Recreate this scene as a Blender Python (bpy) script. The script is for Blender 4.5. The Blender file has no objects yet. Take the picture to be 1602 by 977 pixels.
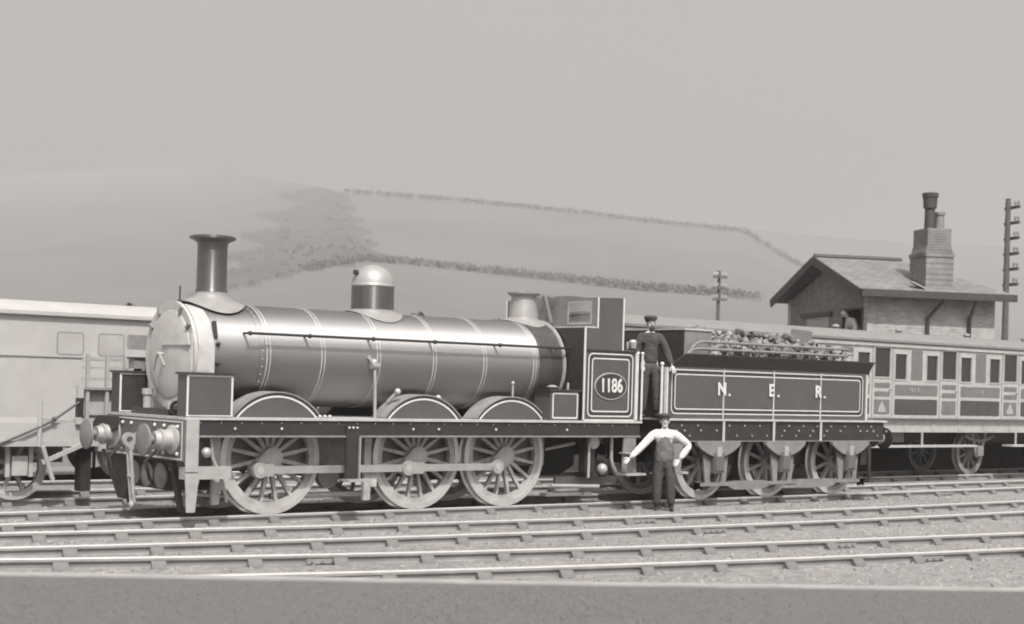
import bpy, bmesh, math, random
import numpy as np
from mathutils import Vector, Matrix
random.seed(7)
R_ = math.radians
PI = math.pi
scene = bpy.context.scene
col = scene.collection

# ------------------------------------------------------------------ camera
YAW = R_(50.9355); ROLL = R_(1.6093); FPX = 2414.45
CAM = Vector((-10.654, -19.04, 1.867))
FW = Vector((math.cos(YAW), math.sin(YAW), 0)); RT = Vector((math.sin(YAW), -math.cos(YAW), 0))
cd = bpy.data.cameras.new('camera'); cam = bpy.data.objects.new('camera', cd); col.objects.link(cam)
UPV = Vector((0, 0, 1))
cr = RT * math.cos(ROLL) + UPV * math.sin(ROLL)
cu = UPV * math.cos(ROLL) - RT * math.sin(ROLL)
M = Matrix((cr, cu, -FW)).transposed().to_4x4(); M.translation = CAM
cam.matrix_world = M
cd.sensor_width = 36; cd.lens = 36 * FPX / 1602; cd.shift_y = (600.07 - 488.5) / 1602
cd.clip_start = .1; cd.clip_end = 12000
scene.camera = cam

# ------------------------------------------------------------------ light
SUN_EL = R_(55)
SUN_DIR_H = (-FW * math.cos(R_(15)) + RT * math.sin(R_(15))).normalized()
SUN_DIR = SUN_DIR_H * math.cos(SUN_EL) + UPV * math.sin(SUN_EL)
w = bpy.data.worlds.new('World'); scene.world = w; w.use_nodes = True
nt = w.node_tree; nt.nodes.clear()
sky = nt.nodes.new('ShaderNodeTexSky'); sky.sky_type = 'NISHITA'; sky.sun_disc = False
sky.sun_elevation = SUN_EL; sky.sun_rotation = math.atan2(SUN_DIR.x, SUN_DIR.y)
sky.dust_density = 9.0; sky.air_density = 1.0; sky.ozone_density = 1.0
hs = nt.nodes.new('ShaderNodeHueSaturation'); hs.inputs['Saturation'].default_value = 0.0
tint = nt.nodes.new('ShaderNodeMix'); tint.data_type = 'RGBA'; tint.blend_type = 'MULTIPLY'
tint.inputs['Factor'].default_value = 1.0; tint.inputs['B'].default_value = (1.0, .950, .918, 1)
bg = nt.nodes.new('ShaderNodeBackground'); bg.inputs['Strength'].default_value = 0.125
wo = nt.nodes.new('ShaderNodeOutputWorld')
nt.links.new(sky.outputs[0], hs.inputs['Color']); nt.links.new(hs.outputs[0], tint.inputs['A'])
nt.links.new(tint.outputs['Result'], bg.inputs['Color']); nt.links.new(bg.outputs[0], wo.inputs[0])
sd = bpy.data.lights.new('sun', 'SUN'); sd.energy = 5.0; sd.angle = R_(.6); sd.color = (1, .948, .91)
sun = bpy.data.objects.new('sun', sd); col.objects.link(sun)
sun.rotation_euler = (-SUN_DIR).to_track_quat('-Z', 'Y').to_euler()
scene.view_settings.view_transform = 'Standard'; scene.view_settings.look = 'None'
scene.view_settings.exposure = 0.3; scene.view_settings.gamma = 1.0
scene.view_settings.use_curve_mapping = False
scene.cycles.max_bounces = 6; scene.cycles.transparent_max_bounces = 8
scene.cycles.pixel_filter_type = 'BLACKMAN_HARRIS'; scene.cycles.filter_width = 1.9
cd.dof.use_dof = True; cd.dof.focus_distance = 25.0; cd.dof.aperture_fstop = 1.6

# ------------------------------------------------------------------ materials
def mat(name, v, rough=.6, metal=0.0, var=.15, scale=6.0, bump=0.0, bscale=60.0, spec=.5, coat=0.0, streak=None, v2=None, stretch=(1, 1, 1)):
    m = bpy.data.materials.new(name); m.use_nodes = True
    t = m.node_tree; b = t.nodes['Principled BSDF']
    b.inputs['Roughness'].default_value = rough; b.inputs['Metallic'].default_value = metal
    b.inputs['Specular IOR Level'].default_value = spec; b.inputs['Coat Weight'].default_value = coat
    b.inputs['Coat Roughness'].default_value = .15
    tc = t.nodes.new('ShaderNodeTexCoord')
    mp = t.nodes.new('ShaderNodeMapping'); mp.inputs['Scale'].default_value = stretch
    t.links.new(tc.outputs['Object'], mp.inputs[0])
    n = t.nodes.new('ShaderNodeTexNoise'); n.inputs['Scale'].default_value = scale; n.inputs['Detail'].default_value = 6
    n.inputs['Roughness'].default_value = .65
    t.links.new(mp.outputs[0], n.inputs['Vector'])
    r = t.nodes.new('ShaderNodeValToRGB')
    lo = v * (1 - var); hi = v * (1 + var) if v2 is None else v2
    if v2 is not None: lo = v
    r.color_ramp.elements[0].position = .3; r.color_ramp.elements[1].position = .7
    r.color_ramp.elements[0].color = (lo, lo * .99, lo * .975, 1); r.color_ramp.elements[1].color = (hi, hi * .99, hi * .975, 1)
    t.links.new(n.outputs['Fac'], r.inputs['Fac']); t.links.new(r.outputs['Color'], b.inputs['Base Color'])
    if bump > 0:
        n2 = t.nodes.new('ShaderNodeTexNoise'); n2.inputs['Scale'].default_value = bscale; n2.inputs['Detail'].default_value = 4
        t.links.new(mp.outputs[0], n2.inputs['Vector'])
        bp = t.nodes.new('ShaderNodeBump'); bp.inputs['Strength'].default_value = 1.0; bp.inputs['Distance'].default_value = bump
        t.links.new(n2.outputs['Fac'], bp.inputs['Height']); t.links.new(bp.outputs[0], b.inputs['Normal'])
    return m
def wiped(m, axis, rough, aniso, ior, rot=0.0):
    # paint wiped round the barrel: the gloss stretches along the grain
    t = m.node_tree; b = t.nodes['Principled BSDF']; b.inputs['IOR'].default_value = ior
    b.inputs['Roughness'].default_value = rough; b.inputs['Anisotropic'].default_value = aniso; b.inputs['Anisotropic Rotation'].default_value = rot
    tg = t.nodes.new('ShaderNodeTangent'); tg.direction_type = 'RADIAL'; tg.axis = axis
    t.links.new(tg.outputs[0], b.inputs['Tangent']); return m
boiler_m = wiped(mat('boiler_paint', .035, .5, var=.2, scale=3, bump=.001, bscale=5), 'X', .78, .93, 4.0, .25)
dark_m = mat('black_paint', .030, .45, var=.3, scale=8)
gloss_m = wiped(mat('chimney_black', .030, .4, var=.25, scale=5), 'Z', .38, .9, 2.1, .25)
skirt_m = mat('dull_flange', .22, .5, var=.12, scale=5)
firebox_m = mat('firebox_paint', .045, .42, var=.25, scale=5, spec=.8)
frame_m = mat('frame_black', .022, .55, var=.3)
valance_m = mat('valance_dark', .022, .5, var=.25)
panel_m = mat('panel_green', .068, .42, var=.12, scale=4)
panel2_m = mat('panel_band', .10, .45, var=.12, scale=4)
line_m = mat('lining_cream', .52, .5, var=.08)
edge_m = mat('plate_edge_grey', .38, .5, var=.15)
pale_m = mat('pale_steel', .36, .42, metal=.25, var=.15)
rim_m = mat('wheel_paint', .33, .5, var=.3, scale=4)
tyre_m = mat('tyre_steel', .55, .32, metal=.5, var=.12)
steel_m = mat('bright_steel', .42, .42, metal=.6, var=.12)
brass_m = mat('polished_brass', .30, .5, metal=.3, var=.08)
smoke_m = mat('smokebox_lit_grey', .40, .5, metal=.1, var=.12, scale=5)  # pale tone stands for the sunlight on the smokebox front
mid_m = mat('mid_grey', .17, .55, var=.2)
inner_m = mat('inside_frame_grey', .19, .6, var=.25, scale=5)
coal_m = mat('coal', .045, .4, var=.5, scale=5, bump=.02, bscale=9, v2=.25)
teak_m = mat('pale_varnished_wood', .34, .5, var=.14, scale=5)
teakd_m = mat('dark_wood_panel', .05, .45, var=.25, scale=5)
teakmid_m = mat('mid_wood_panel', .13, .5, var=.15, scale=5)
roofgrey_m = mat('roof_canvas', .17, .8, var=.12, scale=3)
white_m = mat('white_paint', .35, .6, var=.08, scale=2)
white2_m = mat('white_paint_weathered', .32, .65, var=.12, scale=3)
soft_m = mat('pale_grey_moulding', .30, .6, var=.1)
dimline_m = mat('dim_grey_moulding', .20, .6, var=.1)
brick_lit_m = mat('house_brick_lit', .27, .85, var=.2, scale=9, bump=.01, bscale=40)
brick_shade_m = mat('house_brick_shaded', .20, .85, var=.25, scale=9, bump=.012, bscale=40)
slate_m = mat('slate_roof', .17, .7, var=.14, scale=6, bump=.008, bscale=20)
slated_m = mat('dark_timber_trim', .04, .6, var=.3)
def courses(m, axes, bw, bh, mortar, dark):
    # brick or slate courses laid out in the wall's own coordinates
    t = m.node_tree; b = t.nodes['Principled BSDF']; tc = t.nodes.new('ShaderNodeTexCoord'); sp = t.nodes.new('ShaderNodeSeparateXYZ'); cb = t.nodes.new('ShaderNodeCombineXYZ')
    t.links.new(tc.outputs['Object'], sp.inputs[0]); t.links.new(sp.outputs[axes[0]], cb.inputs[0]); t.links.new(sp.outputs[axes[1]], cb.inputs[1])
    br = t.nodes.new('ShaderNodeTexBrick'); br.inputs['Scale'].default_value = 1; br.inputs['Brick Width'].default_value = bw; br.inputs['Row Height'].default_value = bh; br.inputs['Mortar Size'].default_value = mortar
    br.inputs['Color1'].default_value = (1.12,) * 3 + (1,); br.inputs['Color2'].default_value = (.82,) * 3 + (1,); br.inputs['Mortar'].default_value = (dark,) * 3 + (1,)
    t.links.new(cb.outputs[0], br.inputs['Vector'])
    mx = t.nodes.new('ShaderNodeMix'); mx.data_type = 'RGBA'; mx.blend_type = 'MULTIPLY'; mx.inputs['Factor'].default_value = 1
    src = b.inputs['Base Color'].links[0].from_socket
    t.links.new(src, mx.inputs['A']); t.links.new(br.outputs['Color'], mx.inputs['B']); t.links.new(mx.outputs['Result'], b.inputs['Base Color']); return m
brick_lit_m = courses(mat('house_brick_lit', .30, .85, var=.3, scale=2.5, bump=.01, bscale=40), (0, 2), .24, .08, .010, 1.2)  # lighter copy of the house wall, its colour standing for the sunlit side
brick_shade_m = courses(mat('house_brick_shaded', .145, .85, var=.3, scale=3, bump=.012, bscale=40), (1, 2), .24, .08, .010, 1.3)  # darker copy of the wall, gable shade put into the colour; chimney shares it
slate_m = courses(mat('slate_roof', .16, .7, var=.22, scale=2.5, bump=.008, bscale=20), (0, 1), .36, .22, .018, .6)
pole_m = mat('creosoted_pole', .07, .75, var=.35, scale=8)
skin_m = mat('skin', .50, .55, var=.06)
cloth_dark_m = mat('dark_cloth', .045, .85, var=.35, scale=10, bump=.03, bscale=9)
cloth_mid_m = mat('grey_cloth', .10, .85, var=.3, scale=10, bump=.03, bscale=9)
cloth_white_m = mat('white_cloth', .52, .8, var=.1, scale=8, bump=.035, bscale=8)
hair_m = mat('dark_hair', .03, .7)
leaf_m = mat('leaf', .10, .7, var=.5, scale=.8)
farleaf_m = mat('far_hedge_leaf', .115, .9, var=.2, scale=.3)
bark_m = mat('bark', .09, .9, var=.3)
chair_m = mat('cast_iron_chair', .12, .7, var=.25)
key_m = mat('oak_key', .22, .8, var=.3)
railside_m = mat('rail_side', .20, .6, var=.2, scale=3)
railtop_m = mat('rail_top', .52, .45, metal=.2, var=.08)
sleeper_m = mat('sleeper_timber', .30, .85, var=.3, scale=5)

def ground_mat():
    m = mat('ballast', .165, .9, var=.0, scale=.35, v2=.215, bump=.035, bscale=16)
    t = m.node_tree; b = t.nodes['Principled BSDF']
    # pebbles: fine light/dark speckle multiplied in
    tc = t.nodes.new('ShaderNodeTexCoord'); vo = t.nodes.new('ShaderNodeTexVoronoi'); vo.inputs['Scale'].default_value = 14
    t.links.new(tc.outputs['Object'], vo.inputs['Vector'])
    bw = t.nodes.new('ShaderNodeRGBToBW'); t.links.new(vo.outputs['Color'], bw.inputs[0])
    mr = t.nodes.new('ShaderNodeMapRange'); mr.inputs['To Min'].default_value = .7; mr.inputs['To Max'].default_value = 1.3
    t.links.new(bw.outputs[0], mr.inputs[0])
    mx = t.nodes.new('ShaderNodeMix'); mx.data_type = 'RGBA'; mx.blend_type = 'MULTIPLY'; mx.inputs['Factor'].default_value = 1
    src = b.inputs['Base Color'].links[0].from_socket
    t.links.new(src, mx.inputs['A']); t.links.new(mr.outputs[0], mx.inputs['B']); t.links.new(mx.outputs['Result'], b.inputs['Base Color'])
    return m
ballast_m = ground_mat()
plat_m = mat('platform_cinders', .088, .95, var=.0, v2=.118, scale=14, bump=.012, bscale=70)
coping_m = mat('white_coping', .26, .8, var=.15, scale=3)
field_m = mat('pasture', .12, .95, var=.13, scale=.012)
moor_m = mat('bracken_slope', .075, .95, var=.3, scale=.03)
def glass_mat(name, tr, dark=False):
    m = bpy.data.materials.new(name); m.use_nodes = True; t = m.node_tree; t.nodes.clear()
    o = t.nodes.new('ShaderNodeOutputMaterial'); mx = t.nodes.new('ShaderNodeMixShader'); mx.inputs[0].default_value = tr
    a = t.nodes.new('ShaderNodeBsdfTransparent'); a.inputs[0].default_value = (.9, .9, .9, 1)
    b = t.nodes.new('ShaderNodeBsdfGlossy'); b.inputs['Roughness'].default_value = .05
    b.inputs['Color'].default_value = (.9, .9, .88, 1)
    t.links.new(a.outputs[0], mx.inputs[1]); t.links.new(b.outputs[0], mx.inputs[2]); t.links.new(mx.outputs[0], o.inputs[0])
    return m
glass_m = glass_mat('window_glass', .12)
cglass_m = mat('carriage_glass', .018, .08, var=.2, spec=.7)

# ------------------------------------------------------------------ mesh helpers
class MB:
    def __init__(s): s.bm = bmesh.new()
    def face(s, vs, mi=0):
        try:
            f = s.bm.faces.new(vs); f.material_index = mi; return f
        except ValueError: return None
    def poly(s, pts, mi=0): return s.face([s.bm.verts.new(p) for p in pts], mi)
    def box(s, x0, x1, y0, y1, z0, z1, mi=0, mtx=None):
        if x0 > x1: x0, x1 = x1, x0
        if y0 > y1: y0, y1 = y1, y0
        if z0 > z1: z0, z1 = z1, z0
        P = [Vector(p) for p in ((x0,y0,z0),(x1,y0,z0),(x1,y1,z0),(x0,y1,z0),(x0,y0,z1),(x1,y0,z1),(x1,y1,z1),(x0,y1,z1))]
        if mtx: P = [mtx @ p for p in P]
        v = [s.bm.verts.new(p) for p in P]
        for q in ((0,3,2,1),(4,5,6,7),(0,1,5,4),(1,2,6,5),(2,3,7,6),(3,0,4,7)): s.face([v[i] for i in q], mi)
        return s
    def bar(s, p, q, w, h, mi=0, up=(0, 0, 1)):
        p, q = Vector(p), Vector(q); d = (q - p); L = d.length; d.normalize()
        u = Vector(up); a = d.cross(u)
        if a.length < 1e-4: a = d.cross(Vector((0, 1, 0)))
        a.normalize(); u = a.cross(d)
        m = Matrix((d, a, u)).transposed().to_4x4(); m.translation = p
        return s.box(0, L, -w / 2, w / 2, -h / 2, h / 2, mi, m)
    def prism(s, pts, a0, a1, axis='y', mi=0):
        """pts 2-D polygon: axis y -> (x,z); axis x -> (y,z); axis z -> (x,y)"""
        f = {'y': lambda p, a: (p[0], a, p[1]), 'x': lambda p, a: (a, p[0], p[1]), 'z': lambda p, a: (p[0], p[1], a)}[axis]
        A = [s.bm.verts.new(f(p, a0)) for p in pts]; B = [s.bm.verts.new(f(p, a1)) for p in pts]
        s.face(A, mi); s.face(B[::-1], mi)
        n = len(pts)
        for i in range(n): s.face([A[i], A[(i+1) % n], B[(i+1) % n], B[i]][::-1], mi)
        return s
    def lathe(s, prof, o=(0, 0, 0), axis='z', seg=32, mi=0, closed=False, arc=(0, 2 * PI), cap=True):
        """prof: list of (radius, along)"""
        full = abs(arc[1] - arc[0] - 2 * PI) < 1e-6
        n = seg if full else seg + 1
        rings = []
        for r, t in prof:
            if r < 1e-6:
                p = {'z': (0, 0, t), 'x': (t, 0, 0), 'y': (0, t, 0)}[axis]
                rings.append([s.bm.verts.new(Vector(o) + Vector(p))]); continue
            ring = []
            for k in range(n):
                a = arc[0] + (arc[1] - arc[0]) * k / seg; c, q = r * math.cos(a), r * math.sin(a)
                p = {'z': (c, q, t), 'x': (t, c, q), 'y': (c, t, q)}[axis]
                ring.append(s.bm.verts.new(Vector(o) + Vector(p)))
            rings.append(ring)
        pairs = list(zip(rings, rings[1:])) + ([(rings[-1], rings[0])] if closed else [])
        m = seg
        for A, B in pairs:
            for k in range(m):
                k2 = (k + 1) % n
                if len(A) == 1 and len(B) == 1: continue
                if len(A) == 1: s.face([A[0], B[k], B[k2]], mi)
                elif len(B) == 1: s.face([A[k], B[0], A[k2]], mi)
                else: s.face([A[k], B[k], B[k2], A[k2]], mi)
        if cap and not closed and full:
            for ring in (rings[0], rings[-1]):
                if len(ring) > 2: s.face(ring, mi)
        return s
    def cyl(s, p, q, r, r2=None, seg=16, mi=0):
        return s.tube([p, q], [r, r if r2 is None else r2], seg, mi)
    def tube(s, pts, r, seg=8, mi=0):
        pts = [Vector(p) for p in pts]; rs = r if isinstance(r, (list, tuple)) else [r] * len(pts)
        rings = []; prev = None
        for i, p in enumerate(pts):
            d = (pts[min(i+1, len(pts)-1)] - pts[max(i-1, 0)]).normalized()
            if prev is None:
                a = d.cross(Vector((0, 0, 1)))
                if a.length < 1e-3: a = d.cross(Vector((0, 1, 0)))
            else: a = prev - d * prev.dot(d)
            a.normalize(); b = d.cross(a); prev = a
            rings.append([s.bm.verts.new(p + (a * math.cos(2*PI*k/seg) + b * math.sin(2*PI*k/seg)) * rs[i]) for k in range(seg)])
        for A, B in zip(rings, rings[1:]):
            for k in range(seg): s.face([A[k], A[(k+1) % seg], B[(k+1) % seg], B[k]], mi)
        s.face(rings[0][::-1], mi); s.face(rings[-1], mi)
        return s
    def strip(s, outer, inner, f, mi=0):
        A = [s.bm.verts.new(f(p)) for p in outer]; B = [s.bm.verts.new(f(p)) for p in inner]; n = len(A)
        for i in range(n): s.face([A[i], A[(i+1) % n], B[(i+1) % n], B[i]], mi)
        return s
    def line_rect(s, x0, x1, z0, z1, r, wd, y, mi=0):
        s.strip(rrect(x0, x1, z0, z1, r), rrect(x0+wd, x1-wd, z0+wd, z1-wd, max(r-wd, .005)), lambda p: (p[0], y, p[1]), mi); return s
    def ball(s, c, r, mi=0, seg=10, sc=(1, 1, 1)):
        m = Matrix.Translation(c) @ Matrix.Diagonal((r*sc[0], r*sc[1], r*sc[2], 1))
        g = bmesh.ops.create_uvsphere(s.bm, u_segments=seg, v_segments=max(6, seg // 2 + 2), radius=1, matrix=m)
        for v in g['verts']:
            for f in v.link_faces: f.material_index = mi
        return s
    def mesh(s, name, mats, smooth=True, angle=.6, recalc=True):
        if recalc: bmesh.ops.recalc_face_normals(s.bm, faces=s.bm.faces)
        me = bpy.data.meshes.new(name); s.bm.to_mesh(me); s.bm.free()
        for m in (mats if isinstance(mats, (list, tuple)) else [mats]): me.materials.append(m)
        if smooth:
            me.polygons.foreach_set('use_smooth', [True] * len(me.polygons)); me.set_sharp_from_angle(angle=angle)
        return me
    def build(s, name, mats, parent=None, smooth=True, angle=.6, recalc=True):
        return link(name, s.mesh(name, mats, smooth, angle, recalc), parent)
def rrect(x0, x1, z0, z1, r, n=4):
    out = []
    for cx, cz, a0 in ((x1-r, z1-r, 0), (x0+r, z1-r, PI/2), (x0+r, z0+r, PI), (x1-r, z0+r, 1.5*PI)):
        for k in range(n+1):
            a = a0 + PI/2 * k / n; out.append((cx + r*math.cos(a), cz + r*math.sin(a)))
    return out
def link(name, me, parent=None, inv=True):
    o = bpy.data.objects.new(name, me); col.objects.link(o)
    if parent is not None:
        o.parent = parent
        if inv: o.matrix_parent_inverse = MW(parent).inverted()
    return o
def MW(o):
    if o.parent is None: return o.matrix_basis.copy()
    return MW(o.parent) @ o.matrix_parent_inverse @ o.matrix_basis
def tag(o, label=None, cat=None, group=None, kind=None):
    if label: o['label'] = label
    if cat: o['category'] = cat
    if group: o['group'] = group
    if kind: o['kind'] = kind
    return o
def thing(name, label, cat, loc=(0, 0, 0), rz=0, group=None):
    o = bpy.data.objects.new(name, None); col.objects.link(o); o.empty_display_size = .3
    o.location = loc; o.rotation_euler = (0, 0, rz)
    return tag(o, label, cat, group)
def local(name, me, parent, loc=(0, 0, 0), rot=(0, 0, 0), scale=None):
    """child placed in its parent's own coordinates"""
    o = bpy.data.objects.new(name, me); col.objects.link(o); o.parent = parent; o.location = loc; o.rotation_euler = rot
    if scale: o.scale = scale
    return o
def text_mesh(body, size, depth=.004, offset=0.0, mats=None, spacing=1.0, xs=1.0):
    cu_ = bpy.data.curves.new('lettering', 'FONT'); cu_.body = body; cu_.size = size; cu_.extrude = depth; cu_.offset = offset
    cu_.align_x = 'CENTER'; cu_.align_y = 'CENTER'; cu_.space_character = spacing
    to = bpy.data.objects.new('tmp_lettering', cu_); col.objects.link(to)
    dg = bpy.context.evaluated_depsgraph_get(); me = bpy.data.meshes.new_from_object(to.evaluated_get(dg))
    bpy.data.objects.remove(to); bpy.data.curves.remove(cu_)
    me.name = 'lettering'; me.materials.clear(); me.materials.append(mats)
    for v in me.vertices: v.co = Vector((v.co.x * xs, -v.co.z, v.co.y))      # stands up, faces -Y
    return me

# ------------------------------------------------------------------ setting: ground, platform, hills
g = MB(); S = 2950; g.poly([(-S, -S, -.145), (S, -S, -.145), (S, S, -.145), (-S, S, -.145)])
tag(g.build('ground', field_m, None, smooth=False), kind='structure')
g = MB(); g.poly([(-60, -14, -.112), (160, -14, -.112), (160, 11.5, -.112), (-60, 11.5, -.112)])
tag(g.build('trackbed', ballast_m, None, smooth=False), kind='structure')

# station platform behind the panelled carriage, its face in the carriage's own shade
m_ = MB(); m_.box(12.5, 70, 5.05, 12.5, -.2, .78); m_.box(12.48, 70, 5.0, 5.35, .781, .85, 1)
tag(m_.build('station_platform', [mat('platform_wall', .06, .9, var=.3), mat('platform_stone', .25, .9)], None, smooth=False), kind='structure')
# low platform the photographer stands on; its edge runs slightly away from the tracks
PE = [Vector((-16.9, -.52, 0)), Vector((-6.35, -7.76, 0)), Vector((-4.0, -9.37, 0)), Vector((-2.53, -10.34, 0)), Vector((.24, -12.12, 0)), Vector((9.0, -17.6, 0))]
mb = MB(); N_ = Vector((-.55, -.83, 0))
back = [p + N_ * 40 for p in PE]
e2 = [p + N_ * .16 for p in PE]
for i in range(len(PE) - 1):
    for (A, B, z) in ((e2, back, .35),):
        mb.poly([(A[i].x, A[i].y, z), (A[i+1].x, A[i+1].y, z), (B[i+1].x, B[i+1].y, z), (B[i].x, B[i].y, z)])
po = mb.build('platform', plat_m, None, smooth=False, recalc=False)
tag(po, kind='structure')
mb = MB(); ea_, ei_ = [], []; re_ = random.Random(3)
for i in range(len(PE) - 1):
    n = max(1, int((PE[i+1] - PE[i]).length / .28))
    for k in range(n):
        j = Vector((re_.uniform(-.012, .012), re_.uniform(-.012, .012), 0)) if (i or k) else Vector()
        ea_.append(PE[i].lerp(PE[i+1], k / n) + j); ei_.append(e2[i].lerp(e2[i+1], k / n) + j * 1.5)
for a, b, c, d in zip(ea_, ea_[1:], ei_[1:], ei_):
    mb.poly([(a.x, a.y, .362), (b.x, b.y, .362), (c.x, c.y, .362), (d.x, d.y, .362)])
    mb.poly([(a.x, a.y, -.3), (b.x, b.y, -.3), (b.x, b.y, .362), (a.x, a.y, .362)])
    mb.poly([(d.x, d.y, .30), (c.x, c.y, .30), (c.x, c.y, .362), (d.x, d.y, .362)])
tag(mb.build('platform_edging', coping_m, None, smooth=False), kind='structure')
# tufts of dry grass and cinders over the platform surface
mb = MB()
for k in range(60000):
    u = random.random() ** .8; i = random.randrange(1, len(PE) - 2)
    p = PE[i].lerp(PE[i+1], random.random()) + N_ * (.25 + u * 7.5)
    a = random.uniform(0, 2*PI); L = random.uniform(.006, .016); h = random.uniform(.004, .014); ln = random.uniform(-.03, .03)
    dx, dy = math.cos(a) * L * .3, math.sin(a) * L * .3
    mb.poly([(p.x - dx, p.y - dy, .349), (p.x + dx, p.y + dy, .349), (p.x + ln, p.y + ln * .5, .35 + h)], 0 if random.random() < .6 else 1)
gr = mb.build('platform_grass', [mat('dry_grass', .16, .9, var=.2), mat('dark_grass', .125, .9, var=.3)], None, smooth=False, recalc=False)
tag(gr, 'short dry grass and cinders over the dark platform surface', 'grass', kind='stuff')

# hills, as terrain on polar rows round the valley floor
def ray_dir(x, y):
    dx, dy = x - 801, y - 600.07; c, s = math.cos(ROLL), math.sin(ROLL)
    u = c*dx + s*dy; v = -s*dx + c*dy
    return (u / FPX, -v / FPX)             # tangent right, tangent up, per unit of depth
def interp(tab, x): return float(np.interp(x, [p[0] for p in tab], [p[1] for p in tab]))
CREST = [(-1500, 340), (-400, 300), (0, 276), (200, 262), (350, 270), (450, 285), (540, 303), (700, 315), (900, 335), (1000, 348), (1160, 364), (1205, 392), (1250, 418), (1350, 470), (1480, 520), (1700, 560), (2600, 590)]
FARC = [(-1500, 420), (600, 372), (900, 352), (1100, 355), (1160, 358), (1300, 372), (1400, 379), (1602, 387), (1900, 395), (3000, 420)]
def world_at(x, depth, z):
    u, _ = ray_dir(x, 560); p = CAM + FW * depth + RT * (u * depth); return Vector((p.x, p.y, z))
def crest_h(tab, x, dc):
    _, v = ray_dir(x, interp(tab, x)); return CAM.z + v * dc
D0 = 170.0
def DCF(x): return interp([(-1500, 2300), (0, 2200), (250, 1900), (420, 1250), (540, 920), (620, 900), (3000, 900)], x)
def hill_z(x, d):
    DC = DCF(x); t = min(1, max(0, (d - D0) / (DC - D0))); s_ = t ** 1.25
    und = 2.0 * math.sin(x * .011 + d * .006) * t * (1 - t) * 4
    z = -.4 + (crest_h(CREST, x, DC) + .4) * s_ + und
    return z
def terrain(name, rows, zf, mats, mif=None, x0=-1500, x1=3000, st=25):
    bm = bmesh.new(); xs = list(range(x0, x1 + 1, st)); grid = []
    for d in rows: grid.append([bm.verts.new(world_at(x, d, zf(x, d))) for x in xs])
    for j in range(len(rows) - 1):
        for i in range(len(xs) - 1):
            f = bm.faces.new([grid[j][i], grid[j][i+1], grid[j+1][i+1], grid[j+1][i]])
            if mif: f.material_index = mif(xs[i] + st/2, (rows[j] + rows[j+1]) / 2)
    me = bpy.data.meshes.new(name); bm.to_mesh(me); bm.free()
    for m in mats: me.materials.append(m)
    me.polygons.foreach_set('use_smooth', [True] * len(me.polygons))
    return tag(link(name, me), kind='structure')
def img_y(x, d, z):
    u, _ = ray_dir(x, 560); X, Y = u * FPX, -(z - CAM.z) / d * FPX
    c, s = math.cos(ROLL), math.sin(ROLL); return 600.07 + s * X + c * Y
def moor(x, d):
    y = img_y(x, d, hill_z(x, d))
    edge = np.interp(y, [300, 350, 410, 440], [528, 560, 598, 610]) + 9 * math.sin(y * .35)
    low = np.interp(x, [200, 330, 470, 560, 620], [470, 462, 428, 412, 408]) + 4 * math.sin(x * .13)
    return 1 if (x < edge and y < low and x > 330 + (440 - y) * .9 + 25 * math.sin(y * .2)) else 0
def hill_sheet():
    bm = bmesh.new(); xs = list(range(-1500, 3001, 12)); T = [-.02] + [k / 90 for k in range(91)] + [1.05, 1.12, 1.25, 1.5]; grid = []
    for t_ in T:
        row = []
        for x in xs:
            DC = DCF(x); d = D0 + (DC - D0) * t_
            z = hill_z(x, d) if t_ <= 1 else hill_z(x, DC) * max(-.03, 1 - ((t_ - 1) / .45) ** .9)
            row.append(bm.verts.new(world_at(x, d, z)))
        grid.append(row)
    for j in range(len(T) - 1):
        for i in range(len(xs) - 1):
            f = bm.faces.new([grid[j][i], grid[j][i+1], grid[j+1][i+1], grid[j+1][i]])
            x = xs[i] + 6; d = D0 + (DCF(x) - D0) * (T[j] + T[j+1]) / 2
            if 0 < T[j] < 1: f.material_index = moor(x, d)
    me = bpy.data.meshes.new('hillside'); bm.to_mesh(me); bm.free()
    me.materials.append(field_m); me.materials.append(moor_m)
    me.polygons.foreach_set('use_smooth', [True] * len(me.polygons))
    tag(link('hillside', me), kind='structure')
hill_sheet()
D1, DF = 1000.0, 1400.0
terrain('far_hills', [D1 + (DF - D1) * k / 14 for k in range(15)] + [1500, 1800], lambda x, d: (-.6 + (crest_h(FARC, x, DF) + .6) * min(1, (d - D1) / (DF - D1)) ** 1.1) if d <= DF else crest_h(FARC, x, DF) * max(-.02, 1 - (d - DF) / 430), [field_m])
def depth_for(x, y):
    lo, hi = D0 + 5, DCF(x)
    for _ in range(40):
        m_ = (lo + hi) / 2
        if img_y(x, m_, hill_z(x, m_)) > y: lo = m_
        else: hi = m_
    return lo
def tuft(mb, c, rx, rz, n, q, mi=0):
    for _ in range(n):
        v = Vector((random.gauss(0, 1), random.gauss(0, 1), random.gauss(0, 1))).normalized() * random.random() ** .4
        p = Vector(c) + Vector((v.x * rx, v.y * rx, v.z * rz))
        a = Vector((random.gauss(0, 1), random.gauss(0, 1), random.gauss(0, 1))).normalized(); b = a.orthogonal().normalized()
        sz = q * random.uniform(.6, 1.3); b2 = a.cross(b)
        mb.poly([p + b * sz, p + b2 * sz, p - b * sz, p - b2 * sz], mi)
def hedge(pts, label, h, name='hedge'):
    mb = MB()
    for (xa, ya), (xb, yb) in zip(pts, pts[1:]):
        n = max(2, int(abs(xb - xa) / 3.2))
        for k in range(n):
            t = (k + random.random()) / n; x = xa + (xb - xa) * t; y = ya + (yb - ya) * t
            d = DCF(x) - 2 if y < -900 else depth_for(x, y)
            if random.random() < .08: continue
            c = world_at(x, d, hill_z(x, d) + h * .45)
            tuft(mb, c, h * .6, h * random.uniform(.3, .6), 34, h * .11)
    return tag(mb.build(name, farleaf_m, None, smooth=False, recalc=False), label, 'hedge')
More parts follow.
